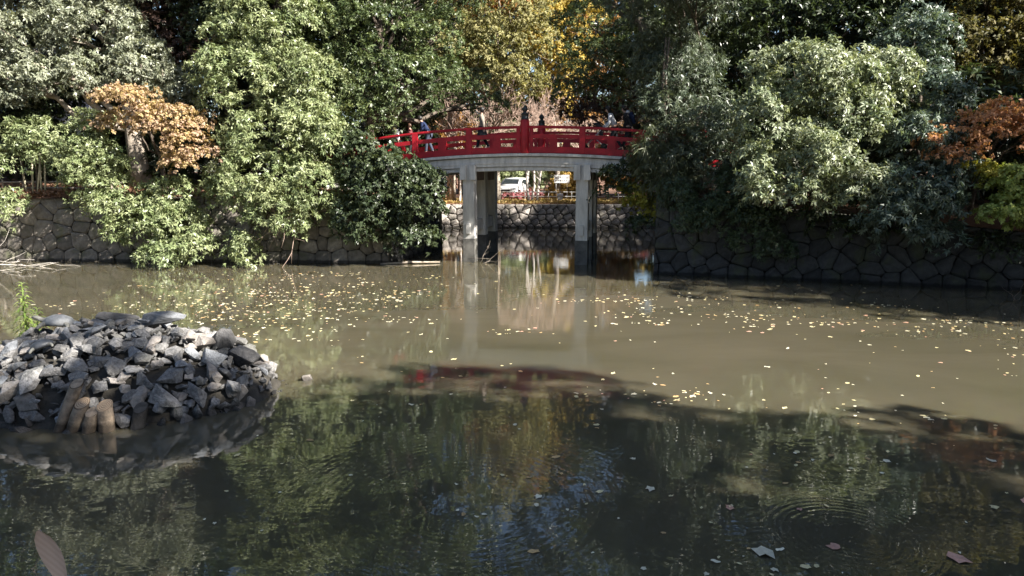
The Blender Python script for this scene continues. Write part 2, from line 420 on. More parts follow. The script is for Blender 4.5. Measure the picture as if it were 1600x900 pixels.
E_ = [(x, y) for x, y, z in EDGE]; Z_ = [z for x, y, z in EDGE]
stone_wall('stone_wall', 'sun dappled dry stone retaining wall below the left bank trees',
           [((-26, 26), (-21, 28.4), 2.5, 2.5), ((-21, 28.4), (-4.82, 27.6), 2.5, 2.65)], M['wall_stone'], .66, .52, seed=3, bulge=.06)
stone_wall('stone_wall', 'dark shaded stone abutment wall at the left end of the bridge', [((-4.82, 27.6), (-3.25, 33.2), 2.65, 2.7)], M['wall_stone_shaded'], .5, .38, seed=5)
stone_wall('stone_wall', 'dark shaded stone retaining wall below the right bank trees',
           [((4.94, 24.67), (15.33, 20.98), 2.7, 1.75), ((15.33, 20.98), (18.5, 19.1), 1.75, 1.72)], M['wall_stone_shaded'], .60, .48, seed=9, bulge=.055)
stone_wall('stone_wall', 'rugged stone wall along the far bank seen under the bridge', [((-4.7, 45.8), (9.7, 45.8), 1.5, 1.5)], M['wall_far'], .54, .36, seed=11, courses=3, bulge=.07, gap=.016, jit=.8)
bm = bmesh.new()                                     # the rest of the banks, outside the picture
loops = [(9.7, 45.8, 1.5), (5.15, 25.0, 2.65), None, (18.5, 19.1, 1.72)]+EDGE[8:19]
prev = None
for e in [(9.7, 45.8, 1.5), (5.2, 24.9, 2.6), None, (18.5, 19.1, 1.72)]+EDGE[8:19]+[None, (-3.25, 33.2, 2.65), (-4.7, 45.8, 1.5)]:
    if e and prev:
        a, b = Vector(prev), Vector(e)
        def o(p, z):
            d = (Vector((p.x, p.y))-CEN).normalized(); k = .2 if z > 0 else .08
            return bm.verts.new((p.x+d.x*k, p.y+d.y*k, z))
        bm.faces.new((o(a, -1.4), o(b, -1.4), o(b, b.z+.03), o(a, a.z+.03)))
    prev = e
tag(bm_obj('bank_revetment', bm, M['concrete_dark']), kind='structure')

# ---------------------------------------------------------------- the red bridge
AX = math.atan2(-.9, 4.35)
bridge = empty('arched_bridge', (.478, 27.67, 0), AX)
tag(bridge, 'arched footbridge with red railings on pale concrete piers', 'bridge')
WID = 4.05
arch = lambda s: -.0105*s*s
S_END = 8.2

def sweep(name, material, t0, t1, za, zb, s0=-S_END, s1=S_END, n=28, parent=None, flat_bottom=None, bevel=.012):
    """a bar that follows the arch; za / zb heights at mid span"""
    bm = bmesh.new(); rings = []
    for i in range(n+1):
        s = s0+(s1-s0)*i/n; a = arch(s)
        zl = za+(a if flat_bottom is None else flat_bottom(s)); zh = zb+a
        rings.append([bm.verts.new(c) for c in ((s, t0, zl), (s, t1, zl), (s, t1, zh), (s, t0, zh))])
    for p, q in zip(rings, rings[1:]):
        for k in range(4): bm.faces.new((p[k], p[(k+1) % 4], q[(k+1) % 4], q[k]))
    bm.faces.new(rings[0]); bm.faces.new(list(reversed(rings[-1])))
    bmesh.ops.recalc_face_normals(bm, faces=bm.faces)
    if bevel:
        ed = [e for e in bm.edges if abs((e.verts[0].co-e.verts[1].co).x) > .2]
        bmesh.ops.bevel(bm, geom=ed, offset=bevel, segments=2, affect='EDGES')
    return bm_obj(name, bm, material, parent or bridge)

sweep('deck', M['deck'], .12, WID-.12, 4.12, 4.47)
for t0, t1 in ((-.10, .30), (WID-.30, WID+.10)):
    sweep('kerb', M['concrete'], t0, t1, 4.125, 4.235, bevel=.015)
for t0, t1 in ((0.0, .28), (WID-.28, WID)):
    g = sweep('girder', M['concrete'], t0, t1, 3.74, 4.10)
    sweep('girder_moulding', M['concrete'], t0-.02 if t0 < 1 else t1, t0 if t0 < 1 else t1+.02, 3.86, 3.93, parent=g, bevel=0)
    for a, b in ((-6.6, -2.52), (-1.93, 1.93), (2.52, 6.6)):
        sweep('lower_beam', M['concrete'], t0+.05, t1-.05, 3.58, 3.725, s0=a, s1=b, n=10)
# piers
for s in (-2.23, 2.23):
    for t in (.20, 2.02, 3.85):
        hw = .235
        bm = bmesh.new(); box(bm, s-hw, s+hw, t-hw, t+hw, .9, 3.735, .03)
        col = bm_obj('pier_column', bm, M['concrete'], bridge)
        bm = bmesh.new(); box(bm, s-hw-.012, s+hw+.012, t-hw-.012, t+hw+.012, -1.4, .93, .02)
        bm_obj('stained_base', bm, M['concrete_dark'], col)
        if t < 1:
            for d in (-.19, .19):
                bm = bmesh.new(); box(bm, s+d-.125, s+d+.125, t-hw-.12, t-hw+.1, 3.22, 3.80, .015)
                bm_obj('capital_block', bm, M['concrete'], col)
            bm = bmesh.new(); box(bm, s-.10, s+.08, t-hw-.07, t-hw+.01, 1.12, 1.52, .012)
            bp = bm_obj('gauge_box', bm, M['concrete'], col)
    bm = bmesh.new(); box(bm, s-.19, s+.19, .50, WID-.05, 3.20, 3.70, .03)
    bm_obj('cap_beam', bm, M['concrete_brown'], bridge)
    for a, b in ((.44, 1.78), (2.26, 3.61)):
        bm = bmesh.new(); box(bm, s-.13, s+.13, a, b, 1.18, 1.62, .02)
        bm_obj('cross_brace', bm, M['concrete'], bridge)
# railings, front and back
for t in (.06, WID-.06):
    sweep('handrail', M['red'], t-.075, t+.075, 5.17, 5.27, bevel=.03)
    sweep('middle_rail', M['red'], t-.05, t+.05, 4.80, 4.96)
    sweep('bottom_rail', M['red'], t-.06, t+.06, 4.245, 4.49)
    for s in (-6.6, -4.4, -2.2, 0, 2.2, 4.4, 6.6):
        a = arch(s)
        if s == 0 or abs(s) > 6:
            bm = bmesh.new()
            lathe(bm, [(.165, 4.237), (.172, 4.26), (.172, 5.44), (.16, 5.49)], 24, s, t, a)
            post = bm_obj('main_post', bm, M['red'], bridge, smooth=False)
            for f in post.data.polygons: f.use_smooth = abs(f.normal.z) < .5
            bm = bmesh.new()
            lathe(bm, [(.145, 5.492), (.15, 5.52), (.15, 5.545), (.138, 5.55), (.138, 5.68), (.15, 5.69), (.15, 5.715), (.115, 5.735), (.07, 5.765), (.066, 5.80), (.105, 5.835), (.118, 5.875), (.105, 5.925), (.06, 5.965), (.02, 6.0), (.004, 6.015)], 20, s, t, a)
            bm_obj('finial', bm, M['bronze'], post, smooth=True)
            for d in (-1, 1):
                bm = bmesh.new(); c = s+d*.255
                box(bm, c-.07, c+.07, t-.045, t+.045, 4.49+a-.02, 5.18+a, .008)
                bm_obj('side_strut', bm, M['red'], bridge)
        else:
            bm = bmesh.new(); box(bm, s-.115, s+.115, t-.08, t+.08, 4.24+a, 5.235+a, .015)
            bm_obj('post', bm, M['red'], bridge)
    for s in (-5.5, -3.3, -1.1, 1.1, 3.3, 5.5):
        a = arch(s)
        bm = bmesh.new(); box(bm, s-.155, s+.155, t-.042, t+.042, 4.47+a, 4.82+a, .008)
        bm_obj('short_post', bm, M['red'], bridge)
# abutment blocks where the deck meets the banks
for s0, s1 in ((-8.3, -6.65), (6.65, 8.3)):
    bm = bmesh.new(); box(bm, s0, s1, .02, WID-.02, 1.8, 3.55, .03)
    bm_obj('abutment', bm, M['concrete'], bridge)
def bridge_point(s, t, dz=0): 
    c, n = math.cos(AX), math.sin(AX)
    return (.478+s*c-t*n, 27.67+s*n+t*c, 4.47+arch(s)+dz)

# ---------------------------------------------------------------- trees
# species: colours A and B, leaf length, leaf width, leaves per twig, pad size, pads per m2, twigs per m2 of pad, upward bias of pads, droop, spread, material
SP = {
 'oak':     ((0.15, 0.192, 0.085), (0.285, 0.312, 0.165), .17, .052, 8, .50, 1.5, 30, .8, .45, 60, 'leaf'),
 'light':   ((0.155, 0.195, 0.11), (0.305, 0.33, 0.22), .16, .055, 8, .46, 1.7, 32, .8, .50, 60, 'leaf'),
 'silver':  ((0.165, 0.185, 0.125), (0.28, 0.29, 0.215), .17, .06, 8, .50, 1.35, 26, .7, .5, 60, 'leaf'),
 'camphor': ((0.05, 0.075, 0.03), (0.135, 0.165, 0.07), .16, .06, 7, .50, 1.3, 24, .7, .35, 60, 'leaf'),
 'dark':    ((.026, .040, .018), (.055, .075, .03), .19, .07, 7, .6, .9, 17, .5, .35, 60, 'leaf'),
 'dark2':   ((.03, .048, .022), (.06, .08, .03), .11, .05, 7, .34, 2.4, 44, .9, .3, 65, 'leaf'),
 'bigleaf': ((0.032, 0.048, 0.023), (0.075, 0.095, 0.048), .17, .085, 7, .40, 2.0, 34, .5, .45, 60, 'leaf'),
 'teal':    ((0.065, 0.098, 0.075), (0.135, 0.17, 0.13), .18, .052, 9, .42, 1.9, 30, .7, .55, 60, 'leaf'),
 'willow':  ((0.05, 0.07, 0.046), (0.13, 0.155, 0.1), .19, .034, 9, .46, 1.7, 32, .7, .75, 50, 'leaf'),
 'bamboo':  ((.05, .065, .03), (.09, .10, .05), .30, .026, 8, .40, 2.2, 36, .3, 1.2, 45, 'leaf'),
 'feather': ((.04, .065, .035), (.075, .105, .05), .13, .028, 9, .40, 2.4, 40, .8, .5, 60, 'leaf'),
 'layer':   ((0.15, 0.19, 0.085), (0.27, 0.3, 0.15), .11, .04, 7, .42, 2.6, 46, 2.2, .15, 75, 'leaf'),
 'olive':   ((.085, .085, .03), (.15, .125, .045), .16, .07, 6, .5, 1.2, 20, .6, .5, 60, 'leaf_matt'),
 'vine':    ((0.18, 0.175, 0.075), (0.33, 0.3, 0.14), .20, .085, 6, .6, 1.0, 14, .3, .9, 60, 'leaf_matt'),
 'yellow':  ((0.34, 0.25, 0.06), (0.46, 0.36, 0.11), .18, .12, 6, .7, 1.0, 14, .8, .4, 65, 'leaf_matt'),
 'rust':    ((.24, .12, .04), (.36, .20, .07), .18, .09, 6, .7, .9, 13, .8, .4, 65, 'leaf_matt'),
 'purple':  ((.055, .035, .03), (.11, .07, .055), .15, .06, 7, .45, 1.3, 24, .6, .5, 60, 'leaf_matt'),
 'maple_o': ((0.36, 0.265, 0.12), (0.43, 0.295, 0.215), .095, .075, 6, .42, 1.9, 44, 2.4, .25, 78, 'leaf_matt'),
 'maple_r': ((0.42, 0.2, 0.09), (0.55, 0.3, 0.17), .10, .07, 6, .36, 1.9, 44, 2.6, .25, 78, 'leaf_matt'),
 'maple_g': ((0.22, 0.28, 0.07), (0.38, 0.42, 0.13), .10, .075, 6, .38, 3.4, 50, 2.6, .2, 78, 'leaf_matt'),
 'maple_y': ((.22, .22, .035), (.34, .30, .05), .10, .075, 6, .34, 3.4, 50, 2.6, .2, 78, 'leaf_matt'),
 'maple_y2':((.36, .22, .06), (.50, .36, .11), .15, .11, 6, .5, 2.0, 24, 1.2, .3, 70, 'leaf_matt'),
 'pink':    ((0.36, 0.12, 0.14), (0.48, 0.22, 0.24), .11, .08, 6, .3, 4.0, 50, 1.0, .2, 70, 'leaf_matt'),
}

def nrm(a): return a/np.maximum(np.linalg.norm(a, axis=-1, keepdims=True), 1e-9)

def crown_mesh(name, lobes, sp, seed, origin, dens=1.0, leafk=1.0, face=None, tk=1.0):
    cA, cB, LL, LW, NL, PS, PD, TD, UP, DR, SPR, mk = SP[sp]
    LL *= leafk; LW *= leafk
    g = np.random.default_rng(seed); T = []; TA = []; TC = []
    for (x, y, z, rx, ry, rz) in lobes:
        rr = np.array((rx, ry, rz)); p = 1.6
        area = 4*math.pi*(((rx*ry)**p+(rx*rz)**p+(ry*rz)**p)/3)**(1/p)
        ps = min(PS, .7*max(rx, rz))
        offc = dens*(.8 if z-rz > 10.8 else 1.0)      # crowns above the frame carry fewer, larger pads
        n = max(5, int(area*PD*offc))
        d = nrm(g.normal(size=(n*2, 3)))
        keep = (d[:, 2] > -.8)
        if face is not None:                            # thin the side that turns away from the pond
            keep &= ~((d @ np.array(face) < -.25) & (g.random(len(d)) < .75))
        d = d[keep][:n]
        if len(d) == 0: continue
        pc = np.array((x, y, z))+d*rr*g.uniform(.62, 1.06, (len(d), 1))
        pr = ps*g.uniform(.55, 1.25, len(d))
        m = nrm(d*.75+np.array((0, 0, UP))+g.normal(size=d.shape)*.22)
        cl = np.clip(g.normal(.5, .27, len(d)), 0, 1)
        for k in range(len(d)):
            nt_ = max(4, int(math.pi*pr[k]**2*TD*.62*tk))
            e1 = nrm(np.cross(m[k], np.array((.31, .83, .17)))); e2 = np.cross(m[k], e1)
            ang = g.random(nt_)*2*math.pi; rad = np.sqrt(g.random(nt_))*(1+.35*np.sin(ang*3+g.random()*6))
            a = np.cos(ang)*rad; b = np.sin(ang)*rad
            outv = a[:, None]*e1+b[:, None]*e2
            pos = pc[k]+pr[k]*outv-m[k]*(pr[k]*.42*(rad**2)[:, None])+g.normal(size=(nt_, 3))*.05
            pos[:, 2] -= pr[k]*.22*rad**2*DR
            T.append(pos); TA.append(nrm(m[k]*.55+outv*.85+g.normal(size=(nt_, 3))*.28))
            TC.append(np.clip(cl[k]+g.normal(0, .14, nt_), 0, 1))
    P = np.concatenate(T); A = np.concatenate(TA); K = np.concatenate(TC); nt_ = len(P)
    e1 = nrm(np.cross(A, g.normal(size=A.shape))); e2 = np.cross(A, e1)
    ph = (np.arange(NL)[None]*2*math.pi/NL+g.random((nt_, 1))*6.28+g.normal(0, .25, (nt_, NL)))
    th = np.radians(SPR+g.normal(0, 17, (nt_, NL)))
    D = A[:, None]*np.cos(th)[..., None]+(e1[:, None]*np.cos(ph)[..., None]+e2[:, None]*np.sin(ph)[..., None])*np.sin(th)[..., None]
    D[..., 2] -= DR*g.uniform(.4, 1.2, (nt_, NL)); D = nrm(D)
    sd = nrm(np.cross(D, A[:, None]+g.normal(size=D.shape)*.35)); nn = np.cross(sd, D)
    ln = LL*g.uniform(.65, 1.2, (nt_, NL, 1)); wd = LW*g.uniform(.75, 1.2, (nt_, NL, 1))
    B = P[:, None]+A[:, None]*g.uniform(-.4, .3, (nt_, NL, 1))*LL
    fold = nn*wd*.18
    V = np.stack((B, B+D*ln*.48+sd*wd*.5+fold, B+D*ln-nn*ln*.16-np.array((0, 0, 1))*ln*.08, B+D*ln*.48-sd*wd*.5+fold), axis=2)
    nl = nt_*NL; V = (V.reshape(nl*4, 3)-np.array(origin)).astype(np.float32)
    k = np.clip(K[:, None]+g.normal(0, .22, (nt_, NL)), 0, 1).reshape(nl, 1)
    col = np.array(cA)*(1-k)+np.array(cB)*k
    col *= np.clip(g.normal(1.15, .18, (nl, 1)), .6, 1.7)
    col = np.concatenate((col, np.ones((nl, 1))), 1).astype(np.float32).repeat(4, axis=0)
    me = bpy.data.meshes.new(name)
    me.vertices.add(nl*4); me.vertices.foreach_set('co', V.ravel())
    me.loops.add(nl*4); me.loops.foreach_set('vertex_index', np.arange(nl*4, dtype=np.int32))
    me.polygons.add(nl); me.polygons.foreach_set('loop_start', np.arange(0, nl*4, 4, dtype=np.int32))
    me.update(calc_edges=True)
    ca = me.color_attributes.new('Col', 'FLOAT_COLOR', 'POINT'); ca.data.foreach_set('color', col.ravel())
    me.materials.append(M[mk])
    return me

def trunk_mesh(base, r, lobes, seed, stems=1, lean=None):
    rng = random.Random(seed); mb = MB(); b = Vector(base)
    zs = sorted(lobes, key=lambda q: q[2])
    topc = Vector(zs[-1][:3]); 
    mid = Vector((sum(q[0] for q in lobes)/len(lobes), sum(q[1] for q in lobes)/len(lobes), 0))
    for s in range(stems):
        bb = Vector((0, 0, -.4)) if s == 0 else Vector((rng.uniform(-.5, .5), rng.uniform(-.3, .3), -.4))
        top = topc-b+Vector((rng.uniform(-.4, .4)*(s > 0), rng.uniform(-.3, .6), 0))
        h = max(.6, top.z*.9)
        knee = Vector((bb.x+(mid.x-b.x)*.12, bb.y+(mid.y-b.y)*.12, h*.45))
        pts = []
        n = 8
        for i in range(n+1):
            t = i/n; q = bb*(1-t)**2+knee*2*t*(1-t)+Vector((top.x, top.y, h))*t*t
            if 0 < i < n: q += Vector((rng.gauss(0, .05), rng.gauss(0, .05), 0))*min(1, r*6)
            pts.append(q)
        rad = [r*(1.35 if i == 0 else 1.0)*(1-.8*i/n) for i in range(n+1)]
        mb.tube(pts, rad, 9 if r > .1 else 6)
        for li, q in enumerate(lobes):                           # limbs into every lobe
            if stems > 1 and li % stems != s: continue
            c = Vector(q[:3])-b; i0 = min(n-1, max(2, int(n*min(.9, max(.15, (c.z-.8*math.hypot(c.x, c.y)*.3)/h*.75)))))
            st = pts[i0]; r1 = max(.018, rad[i0]*.55)
            w_ = wander(st, c, 5, .12*(c-st).length/3, rng); w_[2].z -= .08*(c-st).length; w_[1].z -= .04*(c-st).length
            mb.tube(w_, [r1*(1-.75*j/5) for j in range(6)], 6)
            for j in range(5):
                e = c+Vector((rng.uniform(-.8, .8)*q[3], rng.uniform(-.8, .8)*q[4], rng.uniform(-.7, .7)*q[5]))
                k0 = w_[3+j % 2]; mb.tube(wander(k0, e, 4, .06, rng), [r1*.4*(1-.8*u/4) for u in range(5)], 5)
    return mb.mesh('trunk')

TREES = [
 ('broadleaf_tree', 'large pale green broadleaf tree spilling over the left stone wall', 'oak', (-9.6, 30.6, 2.9), 0.24, [(-9.4, 29.5, 9.27, 2.52, 2.2, 1.59), (-10.28, 28.8, 7.21, 2.21, 2, 1.43), (-8.29, 28.8, 6.97, 1.95, 2, 1.43), (-8.95, 28.2, 5.09, 2.41, 2, 1.22), (-7.27, 28, 5.2, 1.21, 1.5, 1.06), (-9.82, 27.6, 3.38, 1.99, 1.8, 1.12), (-7.47, 27.5, 3.14, 1.44, 1.6, 1.14), (-8.78, 27.2, 2.18, 1.47, 1.5, 0.88), (-10.01, 26.9, 0.91, 0.73, 0.9, 0.73), (-9.82, 30.5, 12.43, 3.02, 3, 2.47), (-9.82, 31, 15.49, 2.51, 3, 2.23)]),
 ('broadleaf_tree', 'low pale green tree drooping over the left wall beside the grey trunk', 'oak', (-13.9, 29.3, 2.8), 0.14, [(-14.09, 27.3, 1.93, 1.43, 1.3, 1.03), (-12.52, 27, 1.39, 1.12, 1.2, 0.92), (-13.34, 26.8, 0.55, 0.72, 0.8, 0.43), (-15.09, 27.4, 2.34, 1.04, 1, 0.69), (-13.18, 27.6, 2.82, 1.12, 1.1, 0.7)]),
 ('maple_tree', 'orange pink maple with spreading layers above the left bank', 'maple_o', (-14.1, 29.4, 2.8), 0.12, [(-14.31, 27.5, 6.35, 1.19, 1.3, 0.5), (-12.9, 27.3, 5.63, 1.52, 1.4, 0.59), (-11.85, 27.1, 4.63, 1.03, 1.1, 0.49), (-14.91, 27.6, 5.53, 0.7, 0.9, 0.4), (-12.29, 27.2, 4.09, 0.88, 0.9, 0.25)]),
 ('layered_tree', 'small yellow green tree with flat tiers beside the leaf covered slope', 'layer', (-16.6, 29.0, 2.8), 0.1, [(-15.95, 27.9, 5.44, 0.75, 0.9, 0.55), (-16.16, 27.8, 4.66, 1.1, 1.1, 0.4), (-15.92, 27.7, 3.98, 1.25, 1.2, 0.4), (-15.97, 27.6, 3.35, 1.24, 1.2, 0.35), (-15.72, 27.5, 2.72, 0.99, 1, 0.3)]),
 ('broadleaf_tree', 'tall silvery green tree with thick grey trunk on the left bank', 'silver', (-15.4, 29.9, 2.9), 0.42, [(-19.3, 30.2, 8.91, 2.18, 2, 1.5), (-17.02, 30.4, 9.44, 2.19, 2, 1.23), (-17.77, 29.6, 7.44, 2.08, 1.8, 1.01), (-15.3, 30.4, 8.06, 1.92, 1.8, 1.23), (-20.14, 29.8, 7.09, 1.29, 1.5, 1.13), (-14.05, 30.4, 7.16, 1.1, 1.3, 0.88), (-19.26, 31.5, 12.22, 3.41, 3, 2.27), (-16.03, 31.5, 12.47, 2.84, 3, 2.27), (-18.19, 32, 15.38, 2.59, 2.5, 1.73)]),
 ('copper_tree', 'dark purple brown leaved tree behind the silvery tree', 'purple', (-15.6, 34.2, 3.2), 0.2, [(-15.54, 32, 10.15, 2.02, 1.8, 1.3), (-13.82, 32, 9.23, 1.44, 1.5, 1.21), (-16.17, 32.5, 12.23, 2.34, 2, 1.46)]),
 ('evergreen_tree', 'dark evergreen tree between the silvery and the pale green trees', 'dark', (-13.2, 33.6, 3.2), 0.22, [(-14.49, 31.5, 6.36, 1.7, 1.6, 1.7), (-13.01, 32.5, 9.85, 1.76, 2, 2.05), (-13.19, 31, 4.04, 1.54, 1.4, 1.68), (-14.63, 30.6, 4.3, 1.38, 1.2, 1.38), (-6.74, 32.5, 9.32, 1.46, 1.5, 2.34), (-7.01, 30.2, 2.7, 1.36, 1.2, 1.63)]),
 ('shrub', 'light green shrub with pale bare stems on the left slope', 'oak', (-19.2, 29.0, 2.8), 0.05, [(-18.84, 28.7, 5.12, 1.09, 1, 0.72), (-19.82, 28.6, 4.13, 0.82, 0.9, 0.77), (-19.35, 27.8, 2.47, 0.7, 0.8, 0.55), (-18.23, 28.6, 4.25, 0.67, 0.7, 0.52)]),
 ('evergreen_tree', 'shaded evergreen tree behind the shrub with pale stems', 'dark', (-19.0, 32.5, 3.1), 0.2, [(-20.3, 31.2, 5.67, 1.97, 1.6, 1.41), (-18.94, 31, 4.31, 1.4, 1.4, 1.12), (-21.93, 31.4, 4.6, 1.13, 1.4, 1.98), (-17.15, 31.2, 4.05, 1.41, 1.4, 1.69)]),
 ('camphor_tree', 'tall mid green tree arching toward the bridge from its left end', 'camphor', (-6.4, 31.8, 3.0), 0.34, [(-5.18, 30, 8.87, 2.49, 2.2, 1.76), (-4.12, 29.6, 7.27, 1.76, 1.9, 1.28), (-6.2, 29.6, 6.94, 1.6, 1.8, 1.6), (-3.29, 30.5, 8.96, 1.32, 1.7, 1.51), (-5.76, 29.2, 5.9, 1.47, 1.7, 1.16), (-3.06, 32, 7.63, 1.21, 1.4, 1.04), (-2.29, 35, 7.57, 1.45, 1.6, 1.14), (-1.23, 35, 6.83, 1.26, 1.2, 0.57), (-3.95, 31, 12.08, 3.35, 3, 2.23), (-6.56, 31, 12.82, 2.51, 3, 1.95), (-4.74, 31.5, 15.19, 3.69, 3.5, 2.27), (-1.95, 33, 14.2, 2.82, 3, 2.08), (-7.45, 30.8, 9.01, 1.39, 1.5, 2.22), (-4.16, 31.5, 17.6, 3.12, 3, 1.7), (-1.89, 32.5, 16.82, 2.34, 2.5, 1.76), (-6.26, 31.5, 16.89, 2.27, 2.5, 1.7)]),
 ('evergreen_shrub', 'dark large leaved shrub hiding the left end of the bridge', 'bigleaf', (-5.0, 29.2, 2.8), 0.12, [(-4.66, 27.3, 3.5, 1.52, 1.3, 1.08), (-3.58, 27.1, 2.66, 1.22, 1.2, 1.22), (-5.07, 27.0, 2.55, 1.22, 1.2, 1.17), (-5.88, 26.8, 1.72, 1.01, 1, 0.77), (-3.91, 27.1, 1.28, 1.07, 0.8, 0.44), (-3.09, 27.1, 3.07, 0.63, 0.7, 0.78), (-5.85, 27.5, 3.98, 0.89, 1.2, 1.24)]),
 ('vine_tree', 'yellow green vine covered tree on the far bank behind the bridge', 'vine', (-1.0, 47.6, 1.6), 0.2, [(-1.18, 45.5, 11.64, 2.38, 2.2, 1.97), (0.08, 45.5, 9.67, 2.05, 2, 1.64), (-2.29, 45.5, 10.13, 1.72, 1.8, 1.56), (-0.2, 46, 13.62, 2.9, 2.5, 1.99), (1.27, 46, 11.73, 1.49, 1.8, 1.74), (-0.8, 47, 17.25, 4.23, 3.5, 2.96), (-3.97, 46, 11.73, 2.07, 2, 2.07)]),
 ('ginkgo_tree', 'golden yellow leaved tree on the far bank behind the bridge', 'yellow', (3.4, 52.5, 1.7), 0.2, [(2.29, 51, 13.05, 1.93, 2, 1.93), (3.72, 51, 11.27, 1.47, 1.6, 1.38), (1.69, 52, 16.42, 2.81, 2.5, 2.34), (4.47, 52, 14.09, 1.87, 2, 1.87), (3.12, 51, 8.78, 1.1, 1.2, 1.01)]),
 ('zelkova_tree', 'rusty orange leaved tree behind the vine covered tree', 'rust', (-2.8, 53, 1.7), 0.24, [(-1.66, 51, 15.35, 4.14, 2.5, 1.75), (-4.29, 51, 14.22, 2.21, 2, 1.65), (1.41, 52, 18.3, 3.75, 3, 2.81)]),
 ('broadleaf_tree', 'mid green tree reaching over the bridge from its right end', 'camphor', (7.6, 31.2, 3.0), 0.3, [(3.88, 32, 8.43, 1.79, 1.8, 1.33), (2.77, 32.5, 7.64, 1.35, 1.5, 1.0), (4.81, 31.5, 7.03, 1.19, 1.4, 1.08), (3.47, 33, 9.95, 1.72, 1.9, 1.25), (4.56, 33.5, 12.5, 2.87, 3, 2.11), (2.29, 34, 14.26, 2.76, 3, 1.84), (5.53, 32, 9.23, 1.44, 1.6, 1.73), (2.19, 33, 16.77, 2.68, 2.5, 1.78), (0.0, 33, 16.26, 2.38, 2.5, 1.78), (4.41, 33, 15.75, 2.68, 2.5, 1.78), (0.54, 33, 18.77, 2.68, 2.5, 1.78)]),
 ('copper_tree', 'small dark purple leaved tree beside the right end of the bridge', 'purple', (6.9, 32.0, 3.0), 0.1, [(3.74, 31.6, 6.18, 1.25, 1, 0.57), (5.04, 31, 5.79, 1.12, 1, 0.84), (2.8, 32, 6.54, 0.81, 0.9, 0.46)]),
 ('evergreen_tree', 'blue green tree with drooping narrow leaves at the right bridge end', 'willow', (7.2, 27.3, 2.9), 0.2, [(5.99, 26.5, 7.03, 1.58, 1.7, 1.19), (5.33, 26, 5.86, 0.98, 1.2, 0.89), (6.61, 25.8, 5.56, 1.21, 1.4, 1.07), (5.84, 27, 8.0, 1.65, 1.7, 0.88), (6.99, 25.3, 4.16, 1.05, 1.1, 0.91), (5.71, 25.6, 4.17, 0.97, 1, 0.65), (6.11, 27.5, 10.22, 2.23, 2.5, 1.73), (6.61, 28, 12.58, 2.27, 2.5, 1.77), (6.11, 24.4, 10.25, 1.98, 1.8, 1.32), (4.5, 25.2, 10.17, 1.7, 1.6, 1.25), (7.03, 23.8, 11.03, 1.93, 1.8, 1.29)]),
 ('broadleaf_tree', 'bright sunlit broadleaf tree overhanging the right stone wall', 'light', (10.6, 24.9, 2.8), 0.22, [(9.45, 23.2, 6.59, 2.22, 1.9, 1.05), (8.01, 22.8, 5.32, 1.23, 1.5, 1.03), (10.65, 22.8, 5.32, 1.36, 1.6, 1.03), (9.15, 22.4, 4.24, 1.61, 1.6, 0.91), (8.63, 22.1, 3.15, 1.23, 1.2, 0.6), (10.55, 22, 3.21, 1.03, 1.1, 0.75), (7.59, 22.5, 3.66, 0.77, 1.1, 0.89), (11.75, 23.2, 6.53, 0.92, 1.3, 0.96)]),
 ('evergreen_tree', 'teal green large leaved tree hanging low over the right wall', 'teal', (13.7, 24.2, 2.6), 0.18, [(12.08, 21.5, 3.12, 1.2, 1.3, 0.97), (12.61, 21.2, 2.15, 0.76, 1, 0.69), (11.43, 21.3, 2.33, 1.07, 1.1, 0.65), (12.55, 22.3, 4.66, 1.04, 1.3, 0.92), (13.05, 21.6, 3.65, 0.58, 0.9, 0.78), (13.26, 23, 5.98, 0.87, 1.2, 0.95), (13.29, 24.5, 7.89, 1.28, 1.6, 1.21)]),
 ('maple_tree', 'rusty orange maple with slender trunk on the right bank', 'maple_r', (14.5, 22.7, 2.0), 0.07, [(14.75, 21.6, 5.55, 0.7, 0.8, 0.18), (13.87, 21.5, 5.25, 0.85, 0.9, 0.17), (13.0, 21.4, 4.84, 0.66, 0.7, 0.13), (12.25, 21.3, 4.59, 0.46, 0.5, 0.1), (14.3, 21.3, 4.76, 0.77, 0.8, 0.15), (15.04, 21.4, 5.06, 0.66, 0.8, 0.19), (13.1, 21.1, 4.2, 0.68, 0.6, 0.11), (12.52, 21.1, 4.0, 0.38, 0.4, 0.1), (14.66, 21.1, 4.27, 0.65, 0.7, 0.15), (13.62, 21.3, 4.58, 0.58, 0.6, 0.12), (15.86, 21.5, 5.18, 0.87, 1, 0.46)]),
 ('maple_tree', 'fresh green maple in thin layers beside the rusty orange maple', 'maple_g', (17.0, 22.4, 2.2), 0.08, [(14.52, 20.8, 3.65, 0.71, 0.8, 0.11), (14.06, 20.7, 3.25, 0.63, 0.7, 0.09), (14.61, 20.6, 2.96, 0.67, 0.8, 0.11), (14.18, 20.5, 2.52, 0.81, 0.8, 0.11), (14.6, 20.4, 2.09, 0.44, 0.5, 0.09), (13.63, 20.4, 2.45, 0.37, 0.4, 0.07), (15.6, 20.8, 2.95, 0.94, 1.1, 0.56)]),
 ('maple_sapling', 'young yellow green maple with a single leafy layer on the right bank', 'maple_y', (14.9, 22.2, 1.9), 0.03, [(13.43, 21, 3.68, 0.57, 0.5, 0.17)]),
 ('broadleaf_tree', 'tall olive brown tree behind the rusty orange maple', 'olive', (17.6, 27.0, 3.3), 0.24, [(16.12, 25.5, 7.64, 1.79, 1.8, 1.49), (17.2, 25, 6.72, 1.08, 1.5, 1.04), (15.27, 26, 8.11, 1.12, 1.5, 1.29), (17.29, 26.5, 10.19, 2.39, 2.5, 1.67), (15.57, 27, 11.19, 2.19, 2.5, 1.46), (18.33, 26, 8.8, 1.41, 2, 1.87)]),
